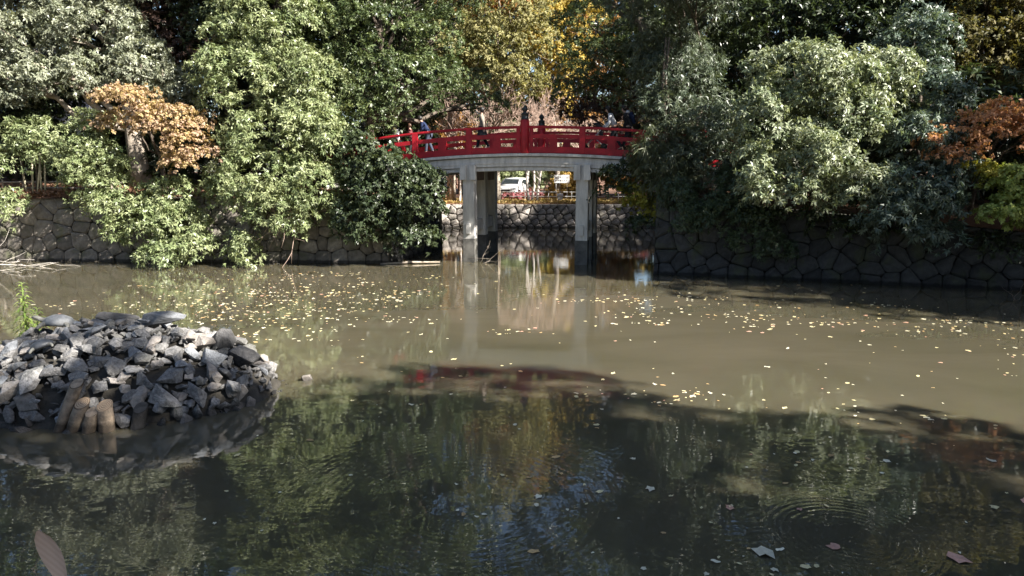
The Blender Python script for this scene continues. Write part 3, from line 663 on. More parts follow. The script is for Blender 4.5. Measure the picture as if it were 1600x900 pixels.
 ('bamboo_clump', 'dark clump of drooping bamboo leaves on the right bridge abutment', 'bamboo', (6.0, 26.3, 2.8), 0.05, [(5.15, 25.5, 4.06, 0.96, 0.9, 1.29), (4.7, 25.9, 4.18, 0.47, 0.6, 0.65), (5.64, 25.1, 3.1, 0.77, 0.8, 0.63), (6.23, 25.6, 4.28, 0.69, 0.7, 1.15)]),
 ('evergreen_shrub', 'low dark feathery shrub trailing over the right wall', 'feather', (8.2, 25.4, 2.7), 0.06, [(7.08, 23.9, 2.19, 1.42, 0.9, 0.56), (8.05, 23.4, 1.59, 0.97, 0.8, 0.55), (6.05, 24.1, 2.18, 0.91, 0.8, 0.48), (8.6, 23.1, 1.15, 0.71, 0.5, 0.21), (7.6, 24.2, 3.07, 1.22, 0.9, 0.78), (5.71, 24.6, 2.85, 0.66, 0.7, 0.55)]),
 ('maple_tree', 'small yellow green maple under the right end of the bridge', 'maple_y', (5.7, 25.9, 2.75), 0.04, [(4.71, 25.8, 2.54, 0.65, 0.7, 0.28), (4.45, 26, 3.0, 0.61, 0.7, 0.21), (4.94, 25.6, 2.03, 0.32, 0.4, 0.16)]),
 ('evergreen_shrub', 'dark spreading shrub in front of the right bridge pier', 'dark2', (5.6, 26.8, 2.8), 0.05, [(4.31, 26.2, 3.55, 1.09, 0.8, 0.33), (3.73, 26.1, 2.99, 0.75, 0.6, 0.24), (4.79, 25.4, 1.81, 0.59, 0.5, 0.32), (4.76, 26.2, 4.0, 0.94, 0.7, 0.42)]),
 ('evergreen_tree', 'dark tall evergreen tree behind the sunlit tree on the right', 'dark', (10.4, 30.5, 3.3), 0.26, [(9.64, 28, 9.09, 2.9, 2.2, 1.51), (12.33, 27, 8.67, 2.07, 2, 1.36), (8.57, 28, 7.35, 1.41, 1.5, 1.41), (14.91, 28, 9.43, 2.02, 2, 1.46), (11.05, 29, 11.99, 3.66, 3, 2.09), (14.45, 28.5, 12.29, 3.08, 3, 2.05), (8.0, 27.5, 4.94, 1.24, 1.3, 1.49), (10.24, 26.5, 5.57, 2.15, 1.2, 2.15)]),
 ('evergreen_shrub', 'shaded shrub at the foot of the sunlit tree on the right', 'dark', (12.5, 25.8, 2.8), 0.05, [(15.32, 24.5, 2.85, 1.55, 1.2, 1.32), (13.19, 24.8, 3.93, 1.56, 1.2, 1.56), (8.66, 25.6, 3.27, 1.38, 1, 1.38), (16.09, 23.6, 2.25, 1.28, 1, 0.85), (10.93, 24.4, 2.42, 1.98, 0.9, 0.66)]),
 ('creeper', 'dark creeper trailing along the top of the right stone wall', 'dark2', (11.2, 22.9, 2.2), 0.02, [(9.25, 22.9, 2.2, 0.91, 0.5, 0.19), (10.36, 22.6, 2.06, 0.81, 0.5, 0.2), (11.34, 22.3, 1.88, 0.8, 0.45, 0.18), (14.29, 21.4, 1.56, 0.77, 0.5, 0.19), (15.06, 21.1, 1.39, 0.57, 0.45, 0.17), (8.32, 23.2, 2.27, 0.84, 0.5, 0.21)]),
 ('shrub', 'orange and yellow leaved shrub around the white notice board', 'maple_y2', (4.6, 53.6, 1.65), 0.05, [(3.91, 53.5, 2.75, 0.96, 1, 0.77), (3.22, 53, 2.1, 0.76, 0.8, 0.43), (4.54, 53, 2.1, 0.76, 0.8, 0.43), (5.05, 54, 3.03, 0.97, 1, 0.97)]),
 ('shrub', 'green shrub behind the parked white car', 'oak', (1.6, 57.5, 1.7), 0.05, [(2.31, 57.5, 2.74, 1.14, 1.2, 0.93), (-1.29, 58, 3.25, 1.25, 1.2, 1.05), (0.52, 58.5, 3.5, 1.37, 1.2, 0.74)]),
 ('azalea_bush', 'pink red azalea bush in front of the parked white car', 'pink', (1.3, 50, 1.55), 0.03, [(1.44, 50.3, 2.08, 0.63, 0.5, 0.2), (0.54, 50.1, 2.0, 0.59, 0.5, 0.18), (-0.27, 50, 1.96, 0.45, 0.4, 0.16)]),
 ('azalea_bush', 'dark pink azalea bush on the far bank right of the notice board', 'pink', (9.0, 50, 1.55), 0.03, [(9.06, 50, 2.18, 0.54, 0.5, 0.27)]),
]
NEAR_TREES = [(0, 6.5, -4.5, 1.05), (0, 11.0, -.9, .94), (0, 15.2, -.9, 1.0), (0, 19.0, -1.4, 1.05), (0, 22.5, -4.2, 1.05), (0, 27, -6.0, 1.0), (0, 31, -5.0, 1.0), (1, -5, -7, 1.0), (0, -13, -6, 1.0), (0, 12.5, -6, 1.15), (0, 20.5, -8, 1.15), (0, 28.5, -11, 1.15)]

BARK = {'silver': 'bark_pale', 'maple_r': 'bark', 'vine': 'bark_pale', 'yellow': 'bark_pale'}
for i, (nm, lab, sp, base, r, lobes) in enumerate(TREES):
    root = empty(nm, base)
    tag(root, lab, 'shrub' if ('shrub' in nm or 'bush' in nm or 'clump' in nm or 'creeper' in nm) else 'tree')
    bush = 'shrub' in nm or 'bush' in nm or 'clump' in nm or 'creeper' in nm
    tm = trunk_mesh(base, r, lobes, 100+i, stems=4 if bush else 1)
    link('stems' if bush else 'trunk', tm, M[BARK.get(sp, 'bark')], root)
    if sp == 'willow':                               # slender stems that lean out over the abutment
        for dx, tx in ((-1.6, -2.0), (-1.25, -1.9)):
            mb = MB(); mb.tube([(dx, -1.9, -.3), (dx*.6+tx*.4, -1.95, 1.6), (tx, -2.0, 3.6), (tx+.1, -1.8, 5.2)], [.075, .065, .05, .03], 7); mb.build('stem', M['bark'], root)
    link('foliage' if bush else 'crown', crown_mesh('crown', lobes, sp, 200+i, base, .95 if sp == 'camphor' else 1.3, face=(0, -1, .2), tk=1.3), None, root)

# ---- the wood behind: a few full-grown shapes, copied round the pond
def wood_tree(nm, sp, seed, h, spread, leafk, dens, lean=0):
    rng = random.Random(seed); L = []
    for k in range(11):
        a = k*2.4+rng.random(); t = k/10; zz = h*(.24+.66*t); rr = spread*(1-.45*abs(t-.4)/.6)*rng.uniform(.45, .75)
        L.append((math.cos(a)*rr, math.sin(a)*rr, zz, spread*rng.uniform(.42, .58), spread*rng.uniform(.42, .58), h*rng.uniform(.085, .12)))
    tm = trunk_mesh((0, 0, 0), h*.017, L, seed); cm = crown_mesh('crown', L, sp, seed+1, (0, 0, 0), dens, leafk)
    return nm, tm, cm
WOOD = [wood_tree('evergreen_tree', 'dark', 31, 17, 4.2, 1.4, .85), wood_tree('camphor_tree', 'camphor', 37, 15.5, 4.4, 1.35, .42),
        wood_tree('broadleaf_tree', 'olive', 41, 14, 4.0, 1.35, .5), wood_tree('zelkova_tree', 'rust', 43, 15, 4.0, 1.3, .5)]
def plant_wood(k, x, y, z, s, rz, label, group):
    nm, tm, cm = WOOD[k]
    root = empty(nm, (x, y, z), rz); root.scale = (s, s, s*random.uniform(.95, 1.08)); tag(root, label, 'tree', group)
    link('trunk', tm, M['bark'], root); link('crown', cm, None, root)
random.seed(21)
KIND = ['dark evergreen', 'mid green', 'olive brown', 'rusty orange']
for k, x, y, s in [(0, -31, 35, 1.05), (1, -25.5, 36.5, 1.0), (0, -20.5, 37.5, 1.1), (0, -14.5, 38.5, 1.1), (1, -10, 37.5, 1.0), (0, -8.5, 42, 1.1), (0, -27, 31.8, .8), (0, -23, 33.5, .85), (0, -17.6, 34.6, .9), (0, -11.5, 35, .9), (0, -34, 30, 1.0), (0, -6.5, 37.5, .95)]:
    plant_wood(k, x, y, 3.2, s, random.random()*6, KIND[k]+' tree in the wood behind the left bank trees', 'trees in the wood behind the left bank')
for k, x, y, s in [(0, 12.5, 34.5, .9), (2, 17.5, 33, 1.0), (0, 22.5, 31.5, 1.1), (0, 28, 27, 1.0), (0, 20.5, 28, .85), (0, 26.5, 23.5, .8), (0, 15, 29, .85), (0, 8.6, 35, .8), (0, 25, 36, 1.2)]:
    plant_wood(k, x, y, 3.2, s, random.random()*6, KIND[k]+' tree in the wood behind the right bank trees', 'trees in the wood behind the right bank')
for k, x, y, s in [(1, -16, 56, 1.1), (0, -10, 61, 1.2), (1, -4.5, 64, 1.25), (2, 1.5, 66, 1.2), (3, 7, 63, 1.15), (1, 13, 60, 1.2), (0, 19, 57, 1.2), (2, 26, 52, 1.1), (1, 13.5, 53, .8), (0, 18.5, 50, 1.0), (0, 24, 44, 1.1), (0, -22, 60, 1.2), (0, 4.5, 72, 1.5), (0, -2, 73, 1.5), (0, 11, 71, 1.4), (0, -8, 70, 1.4)]:
    plant_wood(k, x, y, 1.7, s, random.random()*6, KIND[k]+' tree in the row beyond the parked cars', 'trees beyond the parked cars')
def under_shrub():
    rng = random.Random(61); L = [(rng.uniform(-1.8, 1.8), rng.uniform(-.9, .9), rng.uniform(.8, 3.2), rng.uniform(.9, 1.4), rng.uniform(.8, 1.1), rng.uniform(.7, 1.0)) for k in range(9)]
    return trunk_mesh((0, 0, 0), .05, L, 62, stems=4), crown_mesh('foliage', L, 'dark', 63, (0, 0, 0), .75, 1.1)
US = under_shrub()
for side, pts in (('left', [(-25, 31.5), (-21.5, 32.2), (-18, 33.2), (-14.6, 33), (-11.6, 33.4), (-8.6, 34), (-6.2, 35), (-9.5, 31.8), (-16.5, 31.4), (-23, 35.5), (-28, 33), (-13, 36.5), (-19.5, 36.5)]),
                  ('right', [(8.8, 29.2), (11.3, 28.2), (14, 27.2), (16.6, 25.8), (19, 24.6), (21.5, 24.5), (12.8, 25.8), (15.8, 24.3), (18.3, 22.8), (10, 32.5), (15, 31.5), (19.5, 30), (7.3, 33.6)])):
    for q, (x, y) in enumerate(pts):
        root = empty('undergrowth_shrub', (x, y, 3.0), random.random()*6); root.scale = [random.uniform(.85, 1.15)]*3
        tag(root, 'dark undergrowth shrub between the trunks on the %s bank' % side, 'shrub', 'undergrowth on the %s bank' % side)
        link('stems', US[0], M['bark'], root); link('foliage', US[1], None, root)
def mid_shrub(sp, seed):
    rng = random.Random(seed); L = [(rng.uniform(-1.8, 1.8), rng.uniform(-.8, .8), rng.uniform(.8, 4.4), rng.uniform(.9, 1.5), rng.uniform(.7, 1.0), rng.uniform(.7, 1.0)) for k in range(11)]
    return trunk_mesh((0, 0, 0), .06, L, seed, stems=3), crown_mesh('foliage', L, sp, seed+1, (0, 0, 0), .6, 1.5)
MS = [(mid_shrub('camphor', 81), 'green'), (mid_shrub('olive', 85), 'olive brown'), (mid_shrub('yellow', 89), 'golden'), (mid_shrub('rust', 93), 'orange')]
for q, (k, x, y) in enumerate([(0, -15, 60), (1, -11.5, 61), (0, -8.5, 60), (3, -5, 61), (0, -2, 61.5), (0, 1.2, 61), (2, 4.4, 60.5), (3, 7.4, 60), (2, 10, 60.5), (0, 13, 59), (1, 16.5, 58), (0, 20, 56), (0, -13, 53), (0, 14.5, 49.5), (1, 17, 46)]):
    (tm, cm), nm = MS[k]; root = empty('hedge_shrub', (x, y, 1.6), random.random()*6); root.scale = [random.uniform(1.1, 1.35)]*3
    tag(root, '%s leaved tall shrub in the hedge beyond the parked cars' % nm, 'shrub', 'hedge beyond the parked cars')
    link('stems', tm, M['bark'], root); link('foliage', cm, None, root)
# the near shore and the flanks, whose shade falls across the water
for k, x, y, s in NEAR_TREES:
    plant_wood(k, x, y, 1.75, s, random.random()*6, KIND[k]+' tree standing on the near shore of the pond', 'trees along the near shore')
for k, x, y, s in [(0, 28.3, 10.3, .98), (0, 27.0, 13.2, .95), (0, 28.5, 16.5, .92), (1, 26.8, 20.5, .80), (0, 21.2, 22.0, .5), (0, 31.5, 18, .95)]:
    plant_wood(k, x, y, 1.75, s, random.random()*6, KIND[k]+' tree where the right bank curves toward the near shore', 'trees along the right flank of the pond')
for k, x, y, s in [(1, -31, 24, .9), (0, -31.5, 14, 1.0), (1, -31, 5, 1.0)]:
    plant_wood(k, x, y, 2.4, s, random.random()*6, KIND[k]+' tree along the left flank of the pond', 'trees along the left flank of the pond')

# ---- bare, pale stemmed trees beyond the bridge
def bare_tree(label, base, h, seed, stem_mat, twig_mat, spread):
    rng = random.Random(seed); root = empty('bare_tree', base); tag(root, label, 'tree')
    tb, tw = MB(), MB()
    def grow(p, d, L, r, lev):
        q = p+d*L; mid = (p+q)/2+Vector((rng.gauss(0, .05), rng.gauss(0, .05), 0))*L
        (tb if lev < 2 else tw).tube([p, mid, q], [r, r*.85, r*.68], 6 if lev < 2 else 4, cap=False)
        if lev >= 6: return
        k = 2 if lev < 1 else rng.choice((2, 3, 3))
        for j in range(k):
            nd = (d+Vector((rng.gauss(0, spread), rng.gauss(0, spread), rng.gauss(.08, .22)))).normalized()
            grow(p.lerp(q, rng.uniform(.55, 1)), nd, L*rng.uniform(.6, .85), max(.011, r*.58), lev+1)
    for s in range(3):
        grow(Vector((rng.uniform(-.5, .5), rng.uniform(-.5, .5), -.3)), Vector((rng.uniform(-.18, .18), rng.uniform(-.1, .1), 1)).normalized(), h*.36, .10, 0)
    tb.build('trunk', stem_mat, root); tw.build('twigs', twig_mat, root)
bare_tree('bare tree with white stems and pinkish twigs left of the dark post finial', (-3.2, 47.6, 1.55), 8.4, 5, M['birch'], M['twig'], .5)
bare_tree('bare tree with pale trunk and reddish twigs behind the walking woman', (-1.6, 47.8, 1.55), 8.4, 8, M['birch'], M['twig'], .55)
bare_tree('bare pale twiggy tree between the two dark post finials', (1.3, 47.9, 1.55), 7.8, 12, M['birch'], M['twig'], .55)
bare_tree('bare pale twiggy tree right of the rear dark post finial', (4.2, 47.8, 1.55), 7.8, 15, M['birch'], M['twig'], .6)
root = empty('tree', (-4.1, 48.2, 1.5)); tag(root, 'thick pale trunked tree on the far bank beside the left pier', 'tree')
mb = MB(); mb.tube([(0, 0, -.3), (.03, 0, 1.5), (.1, .1, 4), (0, .3, 8), (.4, .5, 12)], [.36, .29, .26, .22, .1], 10)
mb.tube([(.1, .1, 4), (-.8, .2, 6), (-1.6, .4, 8.5)], [.15, .1, .04], 7); mb.tube([(.05, .2, 6), (1.2, .2, 7.5), (2, .3, 9.5)], [.13, .09, .03], 7)
mb.build('trunk', M['bark_pale'], root)
link('crown', crown_mesh('crown', [(-4.5, 48.6, 11, 2.6, 2, 1.6), (-6.3, 48.6, 10, 1.8, 1.6, 1.3), (-2.4, 48.6, 11, 1.8, 1.6, 1.3), (-4.4, 48.6, 13.5, 2.2, 2, 1.6)], 'camphor', 77, (-4.1, 48.2, 1.5), .7, 1.2), None, root)

# ---------------------------------------------------------------- the rock heap in the pond
HC = (-6.3, 11.1)
def heap(x, y):
    u = (x-HC[0])/(2.5 if x > HC[0] else 2.55); v = (y-HC[1])/(1.7 if y < HC[1] else 1.5)
    q = u*u+v*v
    return 1.08*(1-q)**.6 if q < 1 else -.25*(q-1)
def rock_mesh(rng, flat=.6, n=15, elong=1.0):
    bm = bmesh.new()
    for i in range(n):
        v = Vector((rng.gauss(0, 1), rng.gauss(0, 1), rng.gauss(0, 1))).normalized()*rng.uniform(.8, 1.0)
        # squash to a few facets
        bm.verts.new((v.x*.5*elong, v.y*.42, v.z*.5*flat))
    h = bmesh.ops.convex_hull(bm, input=bm.verts)
    bmesh.ops.delete(bm, geom=[g for g in h['geom_interior'] if isinstance(g, bmesh.types.BMVert)], context='VERTS')
    bmesh.ops.bevel(bm, geom=list(bm.edges), offset=.010, segments=1, affect='EDGES')
    bmesh.ops.recalc_face_normals(bm, faces=bm.faces)
    me = bpy.data.meshes.new('rock'); bm.to_mesh(me); bm.free(); return me
rng = random.Random(99)
RM = {k: [rock_mesh(rng, rng.uniform(.38, .66), rng.choice((9, 11, 13, 15)), rng.uniform(1.05, 1.6)) for _ in range(14)] for k in ('rock', 'rock_warm', 'rock_blue')}
for k, ms in RM.items():
    for me in ms: me.materials.append(M[k])
pile = empty('rock_pile', (HC[0], HC[1], 0)); tag(pile, 'heap of loose angular grey rocks rising from the pond', 'rock pile')
bm = bmesh.new(); g = 26; vs = []
for i in range(g+1):
    row = []
    for j in range(g+1):
        x = -3.2+6.2*i/g; y = -2.1+4.2*j/g
        row.append(bm.verts.new((x, y, heap(HC[0]+x, HC[1]+y)-.10)))
    vs.append(row)
for i in range(g):
    for j in range(g): bm.faces.new((vs[i][j], vs[i+1][j], vs[i+1][j+1], vs[i][j+1]))
bm_obj('pile_core', bm, M['mud'], pile, smooth=True)
placed = []
def slope_q(x, y):
    e = .08; n = Vector((heap(x-e, y)-heap(x+e, y), heap(x, y-e)-heap(x, y+e), 2*e)); n.z = max(n.z, n.length*.45)
    return Vector((0, 0, 1)).rotation_difference(n.normalized())
KEEP = [(-7.3, 11.2, .30), (-6.95, 10.25, .2), (-6.5, 11.5, .3), (-5.45, 11.5, .42), (-4.62, 11.1, .27), (-4.3, 10.9, .33)]
tries = 0; NR = 0
for size, count in ((.44, 10), (.33, 48), (.26, 130), (.20, 111)):
    k = 0; tries = 0
    while k < count and tries < 1500 and NR < 299:
        tries += 1
        a = rng.random()*2*math.pi; rr = math.sqrt(rng.random())*1.06
        x = HC[0]+math.cos(a)*rr*(2.5 if math.cos(a) > 0 else 2.75); y = HC[1]+math.sin(a)*rr*(1.7 if math.sin(a) < 0 else 1.5)
        if y > HC[1]+.75 and rng.random() < .93: continue
        if x > -3.97: continue
        if any((x-kx)**2+(y-ky)**2 < (kr*.8+size*.3)**2 for kx, ky, kr in KEEP): continue
        z = heap(x, y)+rng.choice((0, 0, .05))
        steep = 1.0+.5*(rr > .75)
        if any((x-px)**2+(y-py)**2+(z-pz)**2 < ((size+ps)*.25/steep**.3)**2 for px, py, pz, ps in placed): continue
        placed.append((x, y, z, size)); k += 1; NR += 1
        kind = rng.choices(('rock', 'rock_warm', 'rock_blue'), (5, 3.2 if x > -5.6 or y < 10 else 1.4, 1.8))[0]  # warm paler rocks favoured right and front, painting in the sunlit patch
        o = link('rock', rng.choice(RM[kind]), None, pile)
        s = size*rng.uniform(.95, 1.3)
        q = slope_q(x, y) @ Euler((rng.gauss(0, .33), rng.gauss(0, .33), rng.random()*6.28)).to_quaternion()
        o.rotation_mode = 'QUATERNION'; o.rotation_quaternion = q
        o.scale = (s, s, s*rng.uniform(.9, 1.25)); o.location = (x-HC[0], y-HC[1], z+.01+rng.uniform(-.03, .04))
rb = bmesh.new()                                             # the small rubble between the stones
for k in range(1300):
    a = rng.random()*2*math.pi; rr = math.sqrt(rng.random())*1.08
    x = HC[0]+math.cos(a)*rr*2.5; y = HC[1]+math.sin(a)*rr*1.65; s = rng.uniform(.07, .19)
    tb_ = bpy.data.meshes[rng.choice(RM['rock']).name]
    b = bmesh.new(); b.from_mesh(tb_)
    merge(rb, b, Matrix.Translation((x-HC[0], y-HC[1], heap(x, y)-.035+rng.uniform(-.02, .03))) @ Euler((rng.gauss(0, .6), rng.gauss(0, .6), rng.random()*6)).to_matrix().to_4x4() @ Matrix.Scale(s, 4))
ro = bm_obj('rubble', rb, M['rock'], pile); ro['kind'] = 'stuff'
def single_rock(name, label, x, y, z, sc, rot, m, seed, n=18):
    r_ = random.Random(seed); me = rock_mesh(r_, .9, n, 1.0); me.materials.append(M[m])
    o = link(name, me, None, None, (x, y, z), rot); o.scale = sc; return tag(o, label, 'rock')
single_rock('slab_rock', 'long flat blue grey slab lying on top of the rock heap', -5.75, 11.35, heap(-5.75, 11.35)+.14, (1.0, .5, .3), (.05, -.10, .12), 'rock_blue', 4)
single_rock('boulder', 'rough dark lava boulder on top of the heap beside the turtle', -6.5, 11.5, heap(-6.5, 11.5)+.08, (.85, .5, .42), (.1, .05, .3), 'rock_dark', 6)
single_rock('boulder', 'rounded black boulder on the right shoulder of the rock heap', -4.62, 11.1, heap(-4.62, 11.1)+.08, (.42, .42, .55), (.1, .1, .5), 'rock_dark', 7, 26)
single_rock('boulder', 'jagged dark boulder low on the right shoulder of the rock heap', -4.25, 10.9, heap(-4.25, 10.9)+.08, (.62, .5, .45), (.2, .25, .4), 'rock_dark', 9)
single_rock('rock', 'lone pointed rock in the water off the tip of the rock heap', -3.52, 11.74, .03, (.24, .2, .26), (0, 0, .4), 'rock_warm', 12)

# stakes in front of the heap
def stake(label, x, y, r, h, lx, ly, m, seed, end='log_end', group=None):
    r_ = random.Random(seed); root = empty('wooden_stake', (x, y, 0)); tag(root, label, 'stake', group)
    bm = bmesh.new(); seg = 14; rings = []; n = 6; L = h+.5
    for i in range(n+1):
        t = i/n; rr = r*(1.0+.05*math.sin(t*7+seed))
        rings.append([bm.verts.new((rr*(1+r_.uniform(-.05, .05))*math.cos(2*math.pi*k/seg)+lx*(t*L-.5)/h, rr*(1+r_.uniform(-.05, .05))*math.sin(2*math.pi*k/seg)+ly*(t*L-.5)/h, -.5+L*t+(rr*.55*math.sin(2*math.pi*k/seg) if i == n else 0))) for k in range(seg)])
    for a, b in zip(rings, rings[1:]):
        for k in range(seg): bm.faces.new((a[k], a[(k+1) % seg], b[(k+1) % seg], b[k]))
    bm_obj('shaft', bm, M[m], root, smooth=True)
    bm = bmesh.new(); e = [bm.verts.new((r*.97*math.cos(2*math.pi*k/seg), r*.97*math.sin(2*math.pi*k/seg), r*.55*math.sin(2*math.pi*k/seg))) for k in range(seg)]
    c = bm.verts.new((0, 0, .012))
    for k in range(seg): bm.faces.new((e[k], e[(k+1) % seg], c))
    bm_obj('cut_end', bm, M[end], root, (lx, ly, h+.006))
stake('tallest brown stake leaning to the right in front of the rock heap', -6.22, 9.33, .085, .62, .20, .16, 'log', 1, 'log')
stake('leaning brown stake with round sawn end next to the tallest leaning stake', -6.02, 9.33, .10, .37, .11, .06, 'log', 2)
stake('short split brown stake between the two sawn stakes', -5.79, 9.28, .085, .27, .05, .03, 'log', 3, 'log')
stake('upright brown stake with round sawn end beside the dark stump', -5.58, 9.34, .105, .34, -.02, .04, 'log', 4)
stake('dark rotten stump at the end of the stake row', -5.21, 9.45, .095, .27, .04, .05, 'log_dark', 5, 'log_dark')
stake('shorter pale grey post of the paired posts beside the rock heap', -7.37, 10.0, .085, .54, .0, .02, 'log_grey', 6, 'log_grey')
stake('taller pale grey post of the paired posts beside the rock heap', -7.20, 10.06, .085, .68, .01, .02, 'log_grey', 7, 'log_grey')

# turtles
def turtle(label, loc, rz, s, head=True, tilt=(0, 0), sm='shell'):
    root = empty('turtle', loc, rz); root.rotation_euler = (tilt[0], tilt[1], rz); tag(root, label, 'turtle')
    bm = bmesh.new(); seg = 28; rings = []
    for i in range(9):
        t = i/8*math.pi/2; rr = math.cos(t); zz = math.sin(t)
        ring = []
        for k in range(seg):
            a = 2*math.pi*k/seg
            ridge = 1+.02*math.cos(a*13)*(i < 4)
            ring.append(bm.verts.new((.23*rr*ridge*math.cos(a), .165*rr*ridge*math.sin(a), .05+.125*zz+(.006 if (i in (3, 6)) else 0)-.02*(i == 0))))
        rings.append(ring)
    under = [bm.verts.new((v.co.x*.88, v.co.y*.85, .02)) for v in rings[0]]
    for a, b in [(under, rings[0])]+list(zip(rings, rings[1:])):
        for k in range(seg): bm.faces.new((a[k], a[(k+1) % seg], b[(k+1) % seg], b[k]))
    bm.faces.new(list(reversed(under)))
    bmesh.ops.remove_doubles(bm, verts=bm.verts, dist=.001); bm.transform(Matrix.Scale(s, 4))
    bm_obj('shell', bm, M[sm], root, smooth=True)
    # the body is one skinned figure: neck, head, four bent legs, tail
    P = [(0, 0, .05), (.13, 0, .055), (-.13, 0, .055)]; E = [(0, 1), (0, 2)]; Rr = [.075, .085, .08]
    def chain(par, pts):
        for c, r_ in pts:
            P.append(c); Rr.append(r_); E.append((par, len(P)-1)); par = len(P)-1
    if head: chain(1, [((.22, 0, .075), .045), ((.285, .0, .105), .036), ((.33, 0, .125), .042), ((.375, 0, .122), .030), ((.392, 0, .117), .016)])
    else: chain(1, [((.20, 0, .06), .04), ((.235, 0, .065), .035)])
    for sy_ in (1, -1):
        chain(1, [((.155, .10*sy_, .045), .04), ((.20, .165*sy_, .03), .033), ((.225, .19*sy_, -.005), .03), ((.25, .20*sy_, -.02), .018)])
        chain(2, [((-.15, .10*sy_, .045), .042), ((-.19, .15*sy_, .03), .036), ((-.205, .17*sy_, -.005), .03), ((-.18, .19*sy_, -.02), .018)])
    chain(2, [((-.22, 0, .045), .02), ((-.27, .01, .03), .008)])
    skin_obj('body', [Vector(p)*s for p in P], E, [r_*s for r_ in Rr], M['turtle_skin'], root)
    if head:
        for sy_ in (1, -1):
            bm = bmesh.new(); bmesh.ops.create_uvsphere(bm, u_segments=8, v_segments=6, radius=.009*s)
            bm_obj('eye', bm, M['black'], root, (.358*s, .030*sy_*s, .137*s), smooth=True)

def skin_obj(name, P, E, rad, material, parent, sub=2):
    me = bpy.data.meshes.new(name); me.from_pydata([tuple(p) for p in P], E, []); me.update()
    o = bpy.data.objects.new(name, me); C.objects.link(o)
    m = o.modifiers.new('skin', 'SKIN'); m.use_smooth_shade = True
    sv = me.skin_vertices[0].data
    for i, r_ in enumerate(rad): sv[i].radius = (r_, r_) if not isinstance(r_, tuple) else r_
    sv[0].use_root = True
    ss = o.modifiers.new('sub', 'SUBSURF'); ss.levels = sub; ss.render_levels = sub
    dg = bpy.context.evaluated_depsgraph_get(); dg.update()
    nm = bpy.data.meshes.new_from_object(o.evaluated_get(dg), depsgraph=dg); nm.name = name
    bpy.data.objects.remove(o); bpy.data.meshes.remove(me)
    nm.polygons.foreach_set('use_smooth', [True]*len(nm.polygons))
    nm.materials.clear()
    return link(name, nm, material, parent)

turtle('grey turtle basking on the rock heap with its neck stretched out', (-7.30, 11.2, heap(-7.3, 11.2)+.10), math.pi+.15, 1.0, True, (0, -.05))
turtle('smaller dark turtle tucked in among the rocks below the basking turtle', (-6.95, 10.25, heap(-6.95, 10.25)+.08), math.pi+.5, .68, False, (.1, .25), 'shell_dark')

# ---------------------------------------------------------------- green weed behind the heap
def leaf_strip(mb, p, d, L, W, droop, side=None, n=4):
    p = Vector(p); d = Vector(d).normalized(); s = d.cross(Vector((0, 0, 1))); s = (s.normalized() if s.length > .01 else Vector((1, 0, 0)))
    if side: s = (s+Vector(side)).normalized()
    b = len(mb.v)
    for i in range(n+1):
        t = i/n; w = W*math.sin(math.pi*min(.97, .12+.88*t))*.5
        q = p+d*L*t+Vector((0, 0, -droop*L*t*t))
        mb.v.append(tuple(q+s*w)); mb.v.append(tuple(q+Vector((0, 0, -W*.15)))); mb.v.append(tuple(q-s*w))
    for i in range(n):
        a = b+i*3
        mb.f.append((a, a+1, a+4, a+3)); mb.f.append((a+1, a+2, a+5, a+4))
def col_attr(me, ca, cb, seed, per):
    g = np.random.default_rng(seed); n = len(me.vertices); k = g.random((n//per+1, 1)).repeat(per, axis=0)[:n]
    col = np.concatenate((np.array(ca)*(1-k)+np.array(cb)*k, np.ones((n, 1))), 1).astype(np.float32)
    a = me.color_attributes.new('Col', 'FLOAT_COLOR', 'POINT'); a.data.foreach_set('color', col.ravel())
rng = random.Random(4)
weed = empty('tall_weed', (-8.5, 12.3, .3)); tag(weed, 'tall bright green leafy weed growing beside the rock heap', 'plant')
mb = MB(); lv = MB()
for st in range(4):
    bx, by = rng.uniform(-.08, .08), rng.uniform(-.08, .08); h = (1.32, 1.05, .85, .7)[st]
    top = Vector((bx+rng.uniform(-.04, .04), by, h)); mb.tube([(bx, by, -.3), tuple(Vector((bx, by, 0)).lerp(top, .5)), tuple(top)], [.012, .009, .004], 6)
    nleaf = int(46*h)
    for i in range(nleaf):
        t = .12+.88*i/nleaf; a = i*2.4; e = .25+.8*t
        leaf_strip(lv, Vector((bx, by, 0)).lerp(top, t), (math.cos(a), math.sin(a), e), .10+.15*math.sin(math.pi*min(1, t*.95)), .034, .75)
mb.build('stem', M['grass_stem'], weed); o = lv.build('foliage', None, weed, smooth=False); col_attr(o.data, (.15, .25, .05), (.30, .38, .10), 1, 15); o.data.materials.append(M['leaf'])

# brown dry leaf on its stalk, rising from the near shore
dl = empty('dry_leaf_stalk', (-1.06, 1.5, 1.72)); tag(dl, 'single dry pinkish brown leaf on a thin stalk on the near shore', 'plant')
M['dry_leaf'] = mat('dry_leaf', (.55, .42, .35), .8, .2, var=.15, scale=25)
_n = M['dry_leaf'].node_tree.nodes; _l = M['dry_leaf'].node_tree.links
_w = _n.new('ShaderNodeTexWave'); _w.bands_direction = 'DIAGONAL'; _w.inputs['Scale'].default_value = 38; _w.inputs['Distortion'].default_value = .6
_t = _n.new('ShaderNodeTexCoord'); _l.new(_t.outputs['Object'], _w.inputs['Vector'])
_r = _n.new('ShaderNodeValToRGB'); _r.color_ramp.elements[0].color = (.53, .395, .325, 1); _r.color_ramp.elements[1].color = (.585, .45, .375, 1)
_l.new(_w.outputs['Fac'], _r.inputs['Fac']); _l.new(_r.outputs[0], _n['Principled BSDF'].inputs['Base Color'])
mb = MB(); mb.tube([(.02, 0, -.1), (.035, 0, .4), (.04, 0, .84)], [.006, .005, .0035], 6); mb.build('stalk', M['twig'], dl)
